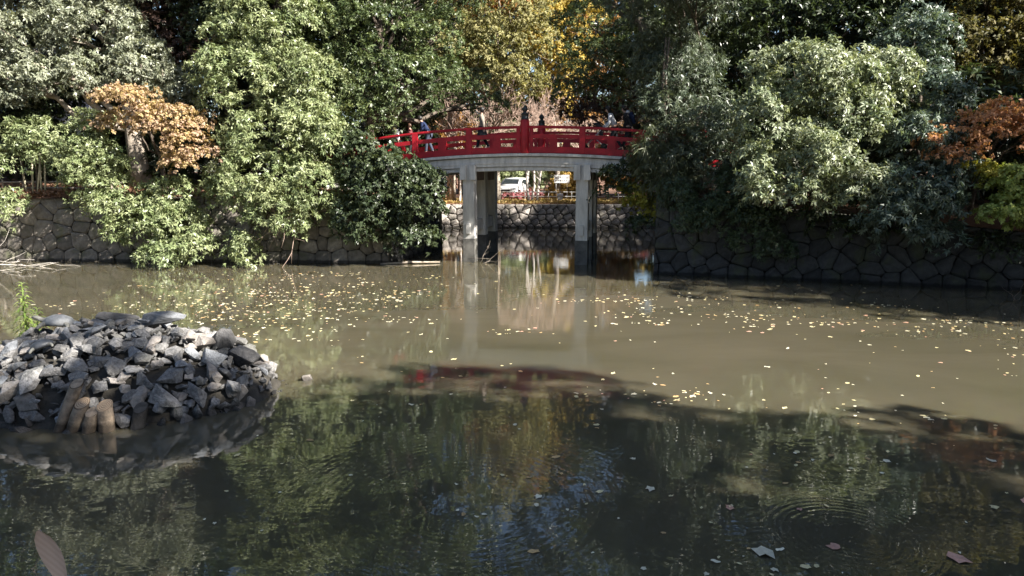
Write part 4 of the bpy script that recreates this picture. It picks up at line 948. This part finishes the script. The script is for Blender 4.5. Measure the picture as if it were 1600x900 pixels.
lv = MB(); b0 = Vector((.035, 0, .83)); tipv = Vector((-.006, -.012, .985)); n = 8
for i in range(n+1):
    t = i/n; q = b0.lerp(tipv, t); w_ = .0215*(.22+.95*math.sin(math.pi*(.12+.83*t)**1.5))
    if i == n: w_ = .004
    for k, zz in ((-1, 0), (-.5, -.003), (0, -.006), (.5, -.003), (1, 0)): lv.v.append((q.x+k*w_, q.y-zz*1.5+.006*math.sin(t*3), q.z+k*w_*.25))
for i in range(n):
    for k in range(4):
        a = i*5+k; lv.f.append((a, a+1, a+6, a+5))
lv.build('leaf', M['dry_leaf'], dl)

# ---------------------------------------------------------------- fallen leaves on the pond
def float_leaf_mesh(seed, lobed=False):
    r_ = random.Random(seed); bm = bmesh.new(); n = 10; c = bm.verts.new((0, 0, .004)); ring = []
    for k in range(n):
        a = 2*math.pi*k/n; rr = .5*(1 if not lobed else (1.0 if k % 2 == 0 else .72))*r_.uniform(.6, 1.15)
        ring.append(bm.verts.new((rr*math.cos(a), rr*.55*math.sin(a)*(1 if not lobed else 1.7), .006+.10*abs(math.sin(a*1.5+seed))*r_.random())))
    for k in range(n): bm.faces.new((c, ring[k], ring[(k+1) % n]))
    me = bpy.data.meshes.new('fallen_leaf'); bm.to_mesh(me); bm.free(); return me
LC = [((.66, .57, .32), 'yellow'), ((.70, .65, .49), 'pale straw'), ((.50, .33, .15), 'tan'), ((.55, .30, .22), 'reddish brown')]
FL = []
for ci, (c, nm) in enumerate(LC):
    mm = mat('fallen_leaf_'+nm.replace(' ', '_'), c, .6, .4, var=.2, scale=4, objvar=.2); row = []
    for k in range(4):
        me = float_leaf_mesh(ci*7+k, k == 3 or ci == 3); me.materials.append(mm); row.append(me)
    FL.append(row)
rng = random.Random(12)
DRIFT = []
def leaf_site():
    if rng.random() < .55:
        cx, cy = rng.choice(DRIFT); return cx+rng.gauss(0, .55), cy+rng.gauss(0, .22)
    return leaf_site0()
def leaf_site0():
    q = rng.random()
    if q < .50: return rng.triangular(-13, -1.5, -6), rng.triangular(13.5, 26, 19)
    if q < .76: x = rng.uniform(3, 14.5); return x, 21.0-.38*x*.95+rng.gauss(-1.6, 1.3)
    if q < .90: return rng.uniform(-4, 12), rng.uniform(9, 23)
    return rng.uniform(-3.5, 8), rng.uniform(5.8, 13)
def in_pond(x, y):
    if y > 27.0: return False
    if x > 4.5 and y > 24.4-.36*(x-4.9): return False
    if heap(x, y) > -.12: return False
    return True
for _ in range(85):
    q_ = leaf_site0()
    DRIFT.append(q_)
spots = []
while len(spots) < 1900:
    x, y = leaf_site()
    if in_pond(x, y): spots.append((x, y, rng.choice((.035, .05, .06, .075, .09, .13))*(1.0 if y > 12 else .9)))
big = [(3.05, 6.25, .17, 3), (4.1, 6.05, .22, 3), (2.35, 6.15, .24, 1), (1.55, 7.5, .14, 1), (5.55, 7.2, .16, 3), (2.3, 7.05, .12, 3), (5.9, 8.3, .15, 1), (-.5, 6.9, .10, 2), (.55, 8.4, .13, 2)]
spots.sort(key=lambda s: -s[2]/s[1])
def put_leaf(x, y, s, ci):
    o = link('fallen_leaf', FL[ci][rng.randrange(4)], None, None, (x, y, .004), (0, 0, rng.random()*6.28)); o.scale = (s, s, s)
    tag(o, 'small %s fallen leaf floating on the pond' % LC[ci][1], 'leaf', '%s fallen leaves floating on the pond' % LC[ci][1])
for x, y, s, ci in big: put_leaf(x, y, s, ci)
for x, y, s in spots[:285]: put_leaf(x, y, s, rng.choices((0, 1, 2, 3), (5, 5, 2, .8))[0])
V = []; F = []; MI = []
for x, y, s in spots[285:]:
    ci = rng.choices((0, 1, 2, 3), (5, 5, 2, .8))[0]; me = FL[ci][rng.randrange(4)]; a = rng.random()*6.28; b = len(V)
    for v in me.vertices: V.append((x+s*(v.co.x*math.cos(a)-v.co.y*math.sin(a)), y+s*(v.co.x*math.sin(a)+v.co.y*math.cos(a)), .004+s*v.co.z))
    for p in me.polygons: F.append(tuple(b+i for i in p.vertices)); MI.append(ci)
me = bpy.data.meshes.new('leaf_litter'); me.from_pydata(V, [], F); me.update()
for r_ in FL: me.materials.append(r_[0].materials[0])
me.polygons.foreach_set('material_index', MI)
tag(link('floating_leaf_litter', me), 'scattered tiny yellow leaves drifting on the pond surface', 'leaf litter', kind='stuff')

# sticks, vines, dead branches
def twiggy(name, label, cat, base, seed, sticks, m, n=5):
    r_ = random.Random(seed); mb = MB(); root = empty(name, base); tag(root, label, cat)
    for p, q, r0 in sticks:
        w_ = wander(p, q, 6, .05*(Vector(q)-Vector(p)).length, r_); mb.tube(w_, [r0*(1-.7*i/6) for i in range(7)], 5)
        for j in range(n):
            a = w_[2+j % 4]; d = (Vector(q)-Vector(p)); e = a+Vector((r_.gauss(0, .22), r_.gauss(0, .15), r_.gauss(0, .18)))*d.length+d*.15
            mb.tube(wander(a, e, 3, .03*d.length, r_), [r0*.45, r0*.36, r0*.25, r0*.1], 4)
    mb.build('twigs', M[m], root)
twiggy('dead_branch', 'pale dead branches half sunk at the foot of the left wall', 'branch', (-18.6, 26.6, .05), 1, [((-2, 0, .03), (1.2, .1, .06), .022), ((-1.6, .2, .1), (.8, -.3, .25), .016), ((-.5, 0, 0), (1.6, -.4, .1), .014)], 'birch', 4)
twiggy('dead_branch', 'bare dead branch standing in the water beside the left pier', 'branch', (-.75, 27.6, 0), 2, [((-.5, 0, -.05), (.7, 0, .75), .016), ((-.3, 0, 0), (.9, .1, .35), .014), ((-.5, .1, 0), (-.1, 0, .9), .012)], 'bark_pale', 3)
twiggy('hanging_vine', 'dry brown vine hanging in front of the left wall', 'vine', (-8.4, 26.7, 2.6), 3, [((0, 0, .3), (.05, 0, -2.5), .022), ((.1, 0, .2), (-.9, 0, -1.3), .02), ((0, 0, .4), (-.3, 0, -1.0), .02), ((.2, 0, 0), (-1.1, 0, -1.7), .014)], 'twig', 5)
twiggy('dead_branch', 'thin bare twig poking out of the water below the right wall', 'branch', (13.9, 19.4, 0), 5, [((0, 0, -.05), (.3, 0, .55), .012), ((.1, 0, 0), (-.35, 0, .4), .01), ((.05, 0, 0), (.7, .1, .3), .01)], 'bark', 3)
mb = MB(); mb.tube([(-1.1, 0, .02), (0, .05, .06), (1.2, .1, .05)], [.03, .05, .02], 7)
tag(mb.build('driftwood', M['bark_pale'], None, (-4.0, 28.0-.6, .0), (0, 0, .1)), 'thin grey driftwood pole floating beside the left abutment', 'driftwood')

# left slope: rail, stems, litter
rail = empty('rail_fence', (-18.5, 29.2, 2.6)); tag(rail, 'low weathered pole fence along the top of the left wall', 'fence')
for x in (-2.2, 0, 2.2):
    mb = MB(); mb.tube([(x, 0, -.1), (x, 0, .62)], [.045, .04], 7); mb.build('post', M['bark_pale'], rail)
for z in (.28, .52):
    mb = MB(); mb.tube([(-2.8, -.04, z), (0, -.045, z+.02), (2.8, -.04, z-.02)], [.03, .032, .028], 7); mb.build('pole', M['log_grey'], rail)
culm = empty('bare_stem_clump', (-19.1, 28.7, 2.55)); tag(culm, 'clump of pale bare stems rising from the left slope', 'plant')
for i, (dx, tx) in enumerate(((-.3, -.5), (-.1, .0), (.05, .35), (.25, .3), (.4, .5))):
    mb = MB(); mb.tube([(dx, 0, -.1), ((dx+tx)/2, .02, .8), (tx, .05, 1.7)], [.04, .035, .025], 6); mb.build('stem', M['bamboo'], culm)
g = np.random.default_rng(5); n = 5200                        # brown leaf litter and dead fern on the slope
x = g.uniform(-21.5, -14, n); y = 28.45+np.abs(g.normal(0, .75, n)); z = 2.55+.22*np.clip((y-28.4)/1.4, 0, 1.6)+g.random(n)**2*.22
B = np.stack((x, y, z), 1); a = g.random(n)*6.28; e = g.normal(0, .6, n); D = np.stack((np.cos(a)*np.cos(e), np.sin(a)*np.cos(e), np.sin(e)), 1)*.13
sd = nrm(np.cross(D, g.normal(size=(n, 3))))*.045
V = np.stack((B, B+D*.5+sd, B+D, B+D*.5-sd), 1).reshape(-1, 3)
me = bpy.data.meshes.new('leaf_litter'); me.from_pydata(V.tolist(), [], np.arange(n*4).reshape(-1, 4).tolist()); me.update()
col_attr(me, (.22, .11, .07), (.36, .22, .15), 3, 4); me.materials.append(M['leaf_matt'])
tag(link('leaf_litter', me), 'brown dead leaves covering the slope above the left wall', 'leaf litter', kind='stuff')
n = 9000                                                      # golden fallen leaves and grass on the far bank
x = g.uniform(-5, 10, n); y = g.uniform(46.2, 52, n); z = 1.52+.10*g.random(n)
B = np.stack((x, y, z), 1); a = g.random(n)*6.28; e = g.uniform(-.2, 1.2, n); D = np.stack((np.cos(a)*np.cos(e), np.sin(a)*np.cos(e), np.sin(e)), 1)*.17
sd = nrm(np.cross(D, g.normal(size=(n, 3))))*.05
V = np.stack((B, B+D*.5+sd, B+D, B+D*.5-sd), 1).reshape(-1, 3)
me = bpy.data.meshes.new('bank_litter'); me.from_pydata(V.tolist(), [], np.arange(n*4).reshape(-1, 4).tolist()); me.update()
col_attr(me, (.38, .30, .10), (.50, .34, .17), 4, 4); me.materials.append(M['leaf_matt'])
tag(link('leaf_litter', me), 'golden fallen leaves and dry grass on the far bank', 'leaf litter', kind='stuff')

# ---------------------------------------------------------------- far bank: fence, cars, notice board
fence = empty('low_fence', (2.5, 49.2, 1.5)); tag(fence, 'low thin metal fence along the far bank in front of the cars', 'fence')
for i in range(-4, 5):
    mb = MB(); mb.tube([(i*1.6, 0, 0), (i*1.6, 0, .72)], [.028, .028], 6); mb.build('post', M['signpost'], fence)
for z in (.40, .70):
    mb = MB(); mb.tube([(-6.6, -.03, z), (6.6, -.03, z)], [.02, .02], 6); mb.build('rail', M['signpost'], fence)

def car(label, loc, rz, paint):
    """front faces -Y locally"""
    root = empty('parked_car', loc, rz); tag(root, label, 'car', None)
    prof = [(-2.05, .30), (-2.12, .50), (-2.08, .72), (-1.90, .84), (-1.05, .98), (-.35, 1.42), (.1, 1.49), (.9, 1.48), (1.55, 1.36), (1.95, 1.02), (2.08, .90), (2.12, .55), (2.05, .30)]
    hw = lambda y, z: (.86-.05*max(0, abs(y)-1.4)/.7)*(1-.16*max(0, z-.9)/.6)
    bm = bmesh.new(); Lr = []; Rr_ = []; Ci = []
    for y, z in prof:
        w_ = hw(y, z); Lr.append(bm.verts.new((-w_, y, z))); Rr_.append(bm.verts.new((w_, y, z))); Ci.append(bm.verts.new((0, y-(.05 if y < -1.5 else 0), z+.02*(z > .8))))
    for i in range(len(prof)-1):
        bm.faces.new((Lr[i], Ci[i], Ci[i+1], Lr[i+1])); bm.faces.new((Ci[i], Rr_[i], Rr_[i+1], Ci[i+1]))
    # flanks in two bands so the cabin tapers inward
    for side in (Lr, Rr_):
        bot = [side[0]]+[None]*0
        bm.faces.new(side)
    bm.faces.new((Lr[0], Lr[-1], Ci[-1], Ci[0])); bm.faces.new((Ci[0], Ci[-1], Rr_[-1], Rr_[0]))
    bmesh.ops.recalc_face_normals(bm, faces=bm.faces)
    bmesh.ops.bevel(bm, geom=[e for e in bm.edges if len(e.link_faces) == 2 and e.calc_face_angle(0) > .6], offset=.06, segments=3, affect='EDGES')
    body = bm_obj('body', bm, M[paint], root, smooth=True)
    def panel(name, pts, m, off=.012):
        b = bmesh.new(); vs_ = [b.verts.new(p) for p in pts]; f = b.faces.new(vs_)
        b.normal_update(); nn = f.normal.copy()
        r = bmesh.ops.extrude_face_region(b, geom=[f]); 
        for v in r['geom']:
            if isinstance(v, bmesh.types.BMVert): v.co += nn*off
        return bm_obj(name, b, M[m], root)
    panel('windscreen', [(-.66, -.99, 1.035), (.66, -.99, 1.035), (.57, -.42, 1.395), (-.57, -.42, 1.395)], 'glass', .025)
    panel('rear_window', [(.56, 1.60, 1.34), (-.56, 1.60, 1.34), (-.62, 1.93, 1.06), (.62, 1.93, 1.06)], 'glass', .025)
    for s in (-1, 1):
        pts = [(s*.845, -.85, 1.0), (s*.845, 1.35, 1.0), (s*.755, 1.1, 1.36), (s*.745, -.2, 1.38)]
        panel('side_window', pts if s > 0 else pts[::-1], 'glass', .03)
        panel('headlight', ([(-.80, -2.06, .66), (-.42, -2.14, .64), (-.44, -2.09, .76), (-.78, -1.98, .80)] if s < 0 else [(.42, -2.14, .64), (.80, -2.06, .66), (.78, -1.98, .80), (.44, -2.09, .76)]), 'lamp', .03)
        b = bmesh.new(); box(b, s*.93-.09, s*.93+.09, -.78, -.66, .98, 1.10, .025); bm_obj('mirror', b, M[paint], root)
        for y in (-1.3, 1.3):
            b = bmesh.new(); bmesh.ops.create_cone(b, cap_ends=True, segments=20, radius1=.32, radius2=.32, depth=.20)
            b.transform(Matrix.Rotation(math.pi/2, 4, 'Y')); t_ = bm_obj('wheel', b, M['tyre'], root, (s*.78, y, .32))
            b = bmesh.new(); bmesh.ops.create_cone(b, cap_ends=True, segments=16, radius1=.2, radius2=.16, depth=.02)
            b.transform(Matrix.Rotation(math.pi/2*s, 4, 'Y')); bm_obj('rim', b, M['alloy'], t_, (s*.108, 0, 0))
    panel('grille', [(-.36, -2.155, .52), (.36, -2.155, .52), (.34, -2.14, .66), (-.34, -2.14, .66)], 'black', .02)
    panel('air_intake', [(-.62, -2.13, .34), (.62, -2.13, .34), (.60, -2.15, .45), (-.60, -2.15, .45)], 'black', .02)
    panel('number_plate', [(-.17, -2.18, .46), (.17, -2.18, .46), (.17, -2.18, .54), (-.17, -2.18, .54)], 'white', .012)
car('white compact car parked facing the pond between the bridge piers', (.15, 55.6, 1.62), -.30, 'white')
car('white car parked behind the thick pale trunk at the left pier', (-5.9, 56.0, 1.62), .35, 'white')
car('white car parked beyond the bridge behind the right pier', (11.2, 56.0, 1.62), .2, 'white')

sign = empty('notice_board', (3.6, 52.0, 1.55)); tag(sign, 'white notice board with two rows of dark characters on the far bank', 'sign')
bm = bmesh.new(); box(bm, -.56, .56, -.015, .015, 1.22, 1.80, .006); bd = bm_obj('board', bm, M['white'], sign)
for x in (-.4, .4):
    bm = bmesh.new(); box(bm, x-.025, x+.025, .018, .06, -.1, 1.75, 0); bm_obj('post', bm, M['signpost'], sign)
rng = random.Random(3)
for row, (z, n_) in enumerate(((1.62, 6), (1.40, 6))):            # the lettering: brush-like characters, too small to read in the picture
    for i in range(n_):
        bm = bmesh.new(); cx = -.40+i*.155; s = .12 if i < 3 else .085
        for k in range(5 if i < 3 else 2):
            if rng.random() < .5: z1 = z+rng.uniform(-.5, .5)*s; box(bm, cx-s*.45, cx+s*.45*rng.uniform(.3, 1), -.0215, -.0185-rng.uniform(0, .0015), z1-.011, z1+.011)
            else: x1 = cx+rng.uniform(-.4, .4)*s; box(bm, x1-.011, x1+.011, -.0225, -.0185-rng.uniform(0, .0015), z-s*.5, z+s*.5*rng.uniform(.2, 1))
        bm_obj('character', bm, M['ink'], bd)
stone = empty('marker_stone', (3.25, 48.4, 1.5)); tag(stone, 'small pale marker stone on the far bank under the notice board', 'stone')
bm = bmesh.new(); box(bm, -.16, .16, -.12, .12, -.05, .42, .04); bm_obj('shaft', bm, M['plaster'], stone)
bm = bmesh.new(); box(bm, -.21, .21, -.17, .17, .40, .62, .06); bm_obj('cap', bm, M['plaster'], stone)

# white house behind the trees at the left
house = empty('house', (-31.0, 44, 3.2), .1); tag(house, 'pale plastered house glimpsed through the trees on the left bank', 'house')
bm = bmesh.new(); box(bm, -5, 5, 0, 7, -.3, 6.2); wl = bm_obj('wall', bm, M['plaster'], house)
bm = bmesh.new()
vs = [bm.verts.new(p) for p in ((-5.5, -.6, 6.05), (5.5, -.6, 6.05), (5.5, 3.5, 8.2), (-5.5, 3.5, 8.2), (5.5, 7.6, 6.05), (-5.5, 7.6, 6.05))]
bm.faces.new((vs[0], vs[1], vs[2], vs[3])); bm.faces.new((vs[3], vs[2], vs[4], vs[5])); bm.faces.new((vs[0], vs[3], vs[5])); bm.faces.new((vs[1], vs[4], vs[2])); bm.faces.new((vs[0], vs[5], vs[4], vs[1]))
bm_obj('roof', bm, M['roof'], house)
for x in (-3.2, 0, 3.2):
    for z in (.9, 3.7):
        bm = bmesh.new(); box(bm, x-.7, x+.7, -.06, .03, z, z+1.3, .01); wn = bm_obj('window', bm, M['alloy'], house)
        bm = bmesh.new(); box(bm, x-.62, x+.62, -.08, -.055, z+.08, z+1.22); bm_obj('pane', bm, M['glass'], wn)

# ---------------------------------------------------------------- people on the bridge
def person(label, s, t, heading, h=1.64, lean=0.0, stride=.16, top='beige', legs='charcoal', hair='hair', long_hair=False, skirt=False, arms='swing', pack=None, hood=None):
    """local +X is forward; heading is measured from the bridge axis"""
    x, y, z = bridge_point(s, t)
    root = empty('person', (x, y, z+.002), AX+heading); tag(root, label, 'person')
    k = h/1.70
    hip = Vector((0, 0, .90)); cl, sn_ = math.cos(lean), math.sin(lean)
    def up(f, l, z_): return Vector((hip.x+f*cl+z_*sn_, l, hip.z-f*sn_+z_*cl))      # upper body turns about the hips
    P = []; E = []; Rr = []
    def add(p, r, par=None):
        P.append(Vector(p)*k); Rr.append(r*k if not isinstance(r, tuple) else tuple(q*k for q in r))
        if par is not None: E.append((par, len(P)-1))
        return len(P)-1
    a0 = add(hip, (.125, .10)); a1 = add(up(0, 0, .22), (.12, .09), a0); a2 = add(up(.0, 0, .42), (.15, .10), a1); a3 = add(up(-.01, 0, .54), (.08, .07), a2)
    nk = add(up(.01, 0, .61), .05, a3); ch = add(up(.035, 0, .665), (.06, .066), nk); hd = add(up(.03, 0, .735), (.072, .088), ch); cr = add(up(.02, 0, .79), (.06, .07), hd)
    add(up(.118, 0, .70), .012, hd)                                                        # nose
    hands = []; shoulders = []
    for sd in (1, -1):
        sh = add(up(0, .155*sd, .50), .055, a2)
        if arms == 'swing': f = stride*sd*1.1; el = up(-.02-f*.5, .20*sd, .22); wr = up(.05-f, .21*sd, -.02)
        elif arms == 'push': el = up(.12, .20*sd, .24); wr = up(.36, .16*sd, .12)
        else: el = up(.10, .20*sd, .26); wr = up(.26, .10*sd, .30)
        e_ = add(el, .04, sh); w_ = add(wr, .028, e_); d = (wr-el).normalized(); pm = add(wr+d*.05, (.038, .018), w_)
        for q, (o, ln) in enumerate(((-.030, .07), (-.011, .078), (.009, .074), (.027, .06))):
            side = Vector((0, 1, 0)).cross(d).normalized()
            b1 = add(wr+d*(.085)+side*o, .009, pm); b2 = add(wr+d*(.085+ln*.6)+side*o+Vector((0, -.008*sd, 0)), .008, b1); add(wr+d*(.085+ln)+side*o+Vector((0, -.02*sd, 0)), .007, b2)
        th = add(wr+d*.05+side*-.045, .010, pm); add(wr+d*.09+side*-.055+Vector((0, -.015*sd, 0)), .008, th)
        hands.append((sh, e_, w_))
    legsP = []
    for sd in (1, -1):
        f = stride*sd
        h_ = add((0, .085*sd, .84), .085, a0); kn = add((f*.55+.04, .09*sd, .47), .056, h_); an = add((f*1.3-(.06 if f < 0 else 0), .09*sd, .085+(.03 if f < 0 else 0)), .036, kn); to = add((f*1.3+.13, .095*sd, .03), (.035, .026), an); add((f*1.3-.045-(.05 if f < 0 else 0), .09*sd, .035), .03, an)
        legsP.append((h_, kn, an, to))
    skin_obj('body', P, E, Rr, M['skin'], root)
    def clothes(name, idx, edges, grow, m, cuts=None):
        mp = {q: i for i, q in enumerate(idx)}
        g_ = lambda r: tuple(v+grow for v in r) if isinstance(r, tuple) else r+grow
        return skin_obj(name, [P[q] for q in idx], [(mp[a], mp[b]) for a, b in edges], [g_(Rr[q]) for q in idx], M[m], root)
    idx = [a0, a1, a2, a3]; ed = [(a0, a1), (a1, a2), (a2, a3)]
    for sh, e_, w_ in hands: idx += [sh, e_, w_]; ed += [(a2, sh), (sh, e_), (e_, w_)]
    clothes('jacket', idx, ed, .028, top)
    idx = [a0]; ed = []
    for h_, kn, an, to in legsP: idx += [h_, kn, an]; ed += [(a0, h_), (h_, kn), (kn, an)]
    clothes('trousers', idx, ed, .018, legs)
    for h_, kn, an, to in legsP:
        skin_obj('shoe', [P[an]-Vector((.03, 0, .035)), P[an]+Vector((.04, 0, -.045)), P[to]], [(0, 1), (1, 2)], [(.042, .042), (.042, .035), (.038, .028)], M['black'], root, 1)
    if skirt:
        bm = bmesh.new(); lathe(bm, [(.25*k, .42*k), (.245*k, .44*k), (.20*k, .72*k), (.155*k, .98*k)], 20); bm_obj('skirt', bm, M[legs], root, smooth=True)
    c = up(.015, 0, .755)*k; bm = bmesh.new(); bmesh.ops.create_icosphere(bm, subdivisions=3, radius=1)
    fwd = Vector((cl, 0, -sn_)); upv = Vector((sn_, 0, cl)); r_ = random.Random(len(label))
    for v in bm.verts:
        n_ = v.co.copy(); f = n_.x; d = 1.0
        if f > .45 and n_.z < .45: d = .72                                                   # leave the face free
        if long_hair and n_.z < 0 and f < .3: n_.z *= 2.0
        n_ = Vector((n_.x*.118, n_.y*.108, n_.z*.128))*d*k*(1+r_.uniform(-.03, .03))
        v.co = c+fwd*(n_.x-.015*k)+Vector((0, n_.y, 0))+upv*(n_.z+.01)
    bm_obj('hair', bm, M[hair], root, smooth=True)
    for sd in (1, -1):
        bm = bmesh.new(); bmesh.ops.create_uvsphere(bm, u_segments=8, v_segments=6, radius=.011*k)
        bm_obj('eye', bm, M['black'], root, up(.108, .033*sd, .742)*k, smooth=True)
    if pack:
        bm = bmesh.new(); box(bm, -.30, -.12, -.15, .15, .08, .54, .06)
        for v in bm.verts: v.co = up(v.co.x, v.co.y, v.co.z)*k
        bm_obj('backpack', bm, M[pack], root, smooth=True)
    if hood:
        bm = bmesh.new(); bmesh.ops.create_icosphere(bm, subdivisions=2, radius=1)
        for v in bm.verts: v.co = (up(-.10, 0, .57)+Vector((v.co.x*.09, v.co.y*.14, v.co.z*.08)))*k
        bm_obj('hood', bm, M[hood], root, smooth=True)
    return root
person('person with short black hair walking over the bridge in a beige coat', -2.02, 1.45, math.pi, 1.62, .02, .16, 'beige', 'charcoal', skirt=True)
person('person in a navy jacket bending forward by the bridge railing', -4.35, 1.6, math.pi, 1.60, .55, .08, 'navy', 'denim', arms='fold')
person('child in a white jacket at the low left end of the bridge', -5.75, 1.8, math.pi, 1.38, .28, .10, 'whitecloth', 'charcoal')
person('brown haired child in dark red at the low left end of the bridge', -5.3, 2.2, math.pi, 1.34, .15, .08, 'plum', 'charcoal', hair='hair_brown')
person('person in a white top leaning forward to push the pram', 3.35, 1.0, math.pi, 1.66, .38, .18, 'whitecloth', 'charcoal', arms='push', long_hair=True)
person('person in a dark jacket with a navy backpack walking behind the pram pusher', 3.85, 1.55, math.pi, 1.74, .25, .17, 'charcoal', 'charcoal', pack='navy', hood='whitecloth')

pr = bridge_point(2.62, 1.0); pram = empty('pram', (pr[0], pr[1], pr[2]+.002), AX+math.pi); tag(pram, 'dark folding pram with a rounded hood on the bridge', 'pram')
bm = bmesh.new(); box(bm, -.22, .38, -.19, .19, .36, .50, .05); box(bm, -.27, -.14, -.19, .19, .40, .80, .05); bm_obj('seat', bm, M['charcoal'], pram)
bm = bmesh.new(); n = 10; A_ = []; B_ = []
for i in range(n+1):
    a = math.pi*.62*i/n+.15; A_.append(bm.verts.new((-.02-.30*math.cos(a), -.21, .70+.30*math.sin(a)))); B_.append(bm.verts.new((-.02-.30*math.cos(a), .21, .70+.30*math.sin(a))))
for i in range(n): bm.faces.new((A_[i], A_[i+1], B_[i+1], B_[i]))
bm.faces.new(A_); bm.faces.new(list(reversed(B_))); bm_obj('hood', bm, M['charcoal'], pram)
for sd in (1, -1):
    mb = MB(); mb.tube([(.42, .2*sd, .1), (.05, .2*sd, .45), (-.25, .2*sd, .78), (-.42, .2*sd, 1.02)], [.013]*4, 6); mb.tube([(-.33, .2*sd, .1), (.05, .2*sd, .45)], [.013]*2, 6); mb.build('frame', M['alloy'], pram)
    for x_ in (.42, -.33):
        b = bmesh.new(); bmesh.ops.create_cone(b, cap_ends=True, segments=18, radius1=.11, radius2=.11, depth=.04); b.transform(Matrix.Rotation(math.pi/2, 4, 'X'))
        bm_obj('wheel', b, M['tyre'], pram, (x_, .225*sd, .11))
mb = MB(); mb.tube([(-.42, -.2, 1.02), (-.44, 0, 1.04), (-.42, .2, 1.02)], [.016]*3, 6); mb.build('handle', M['black'], pram)
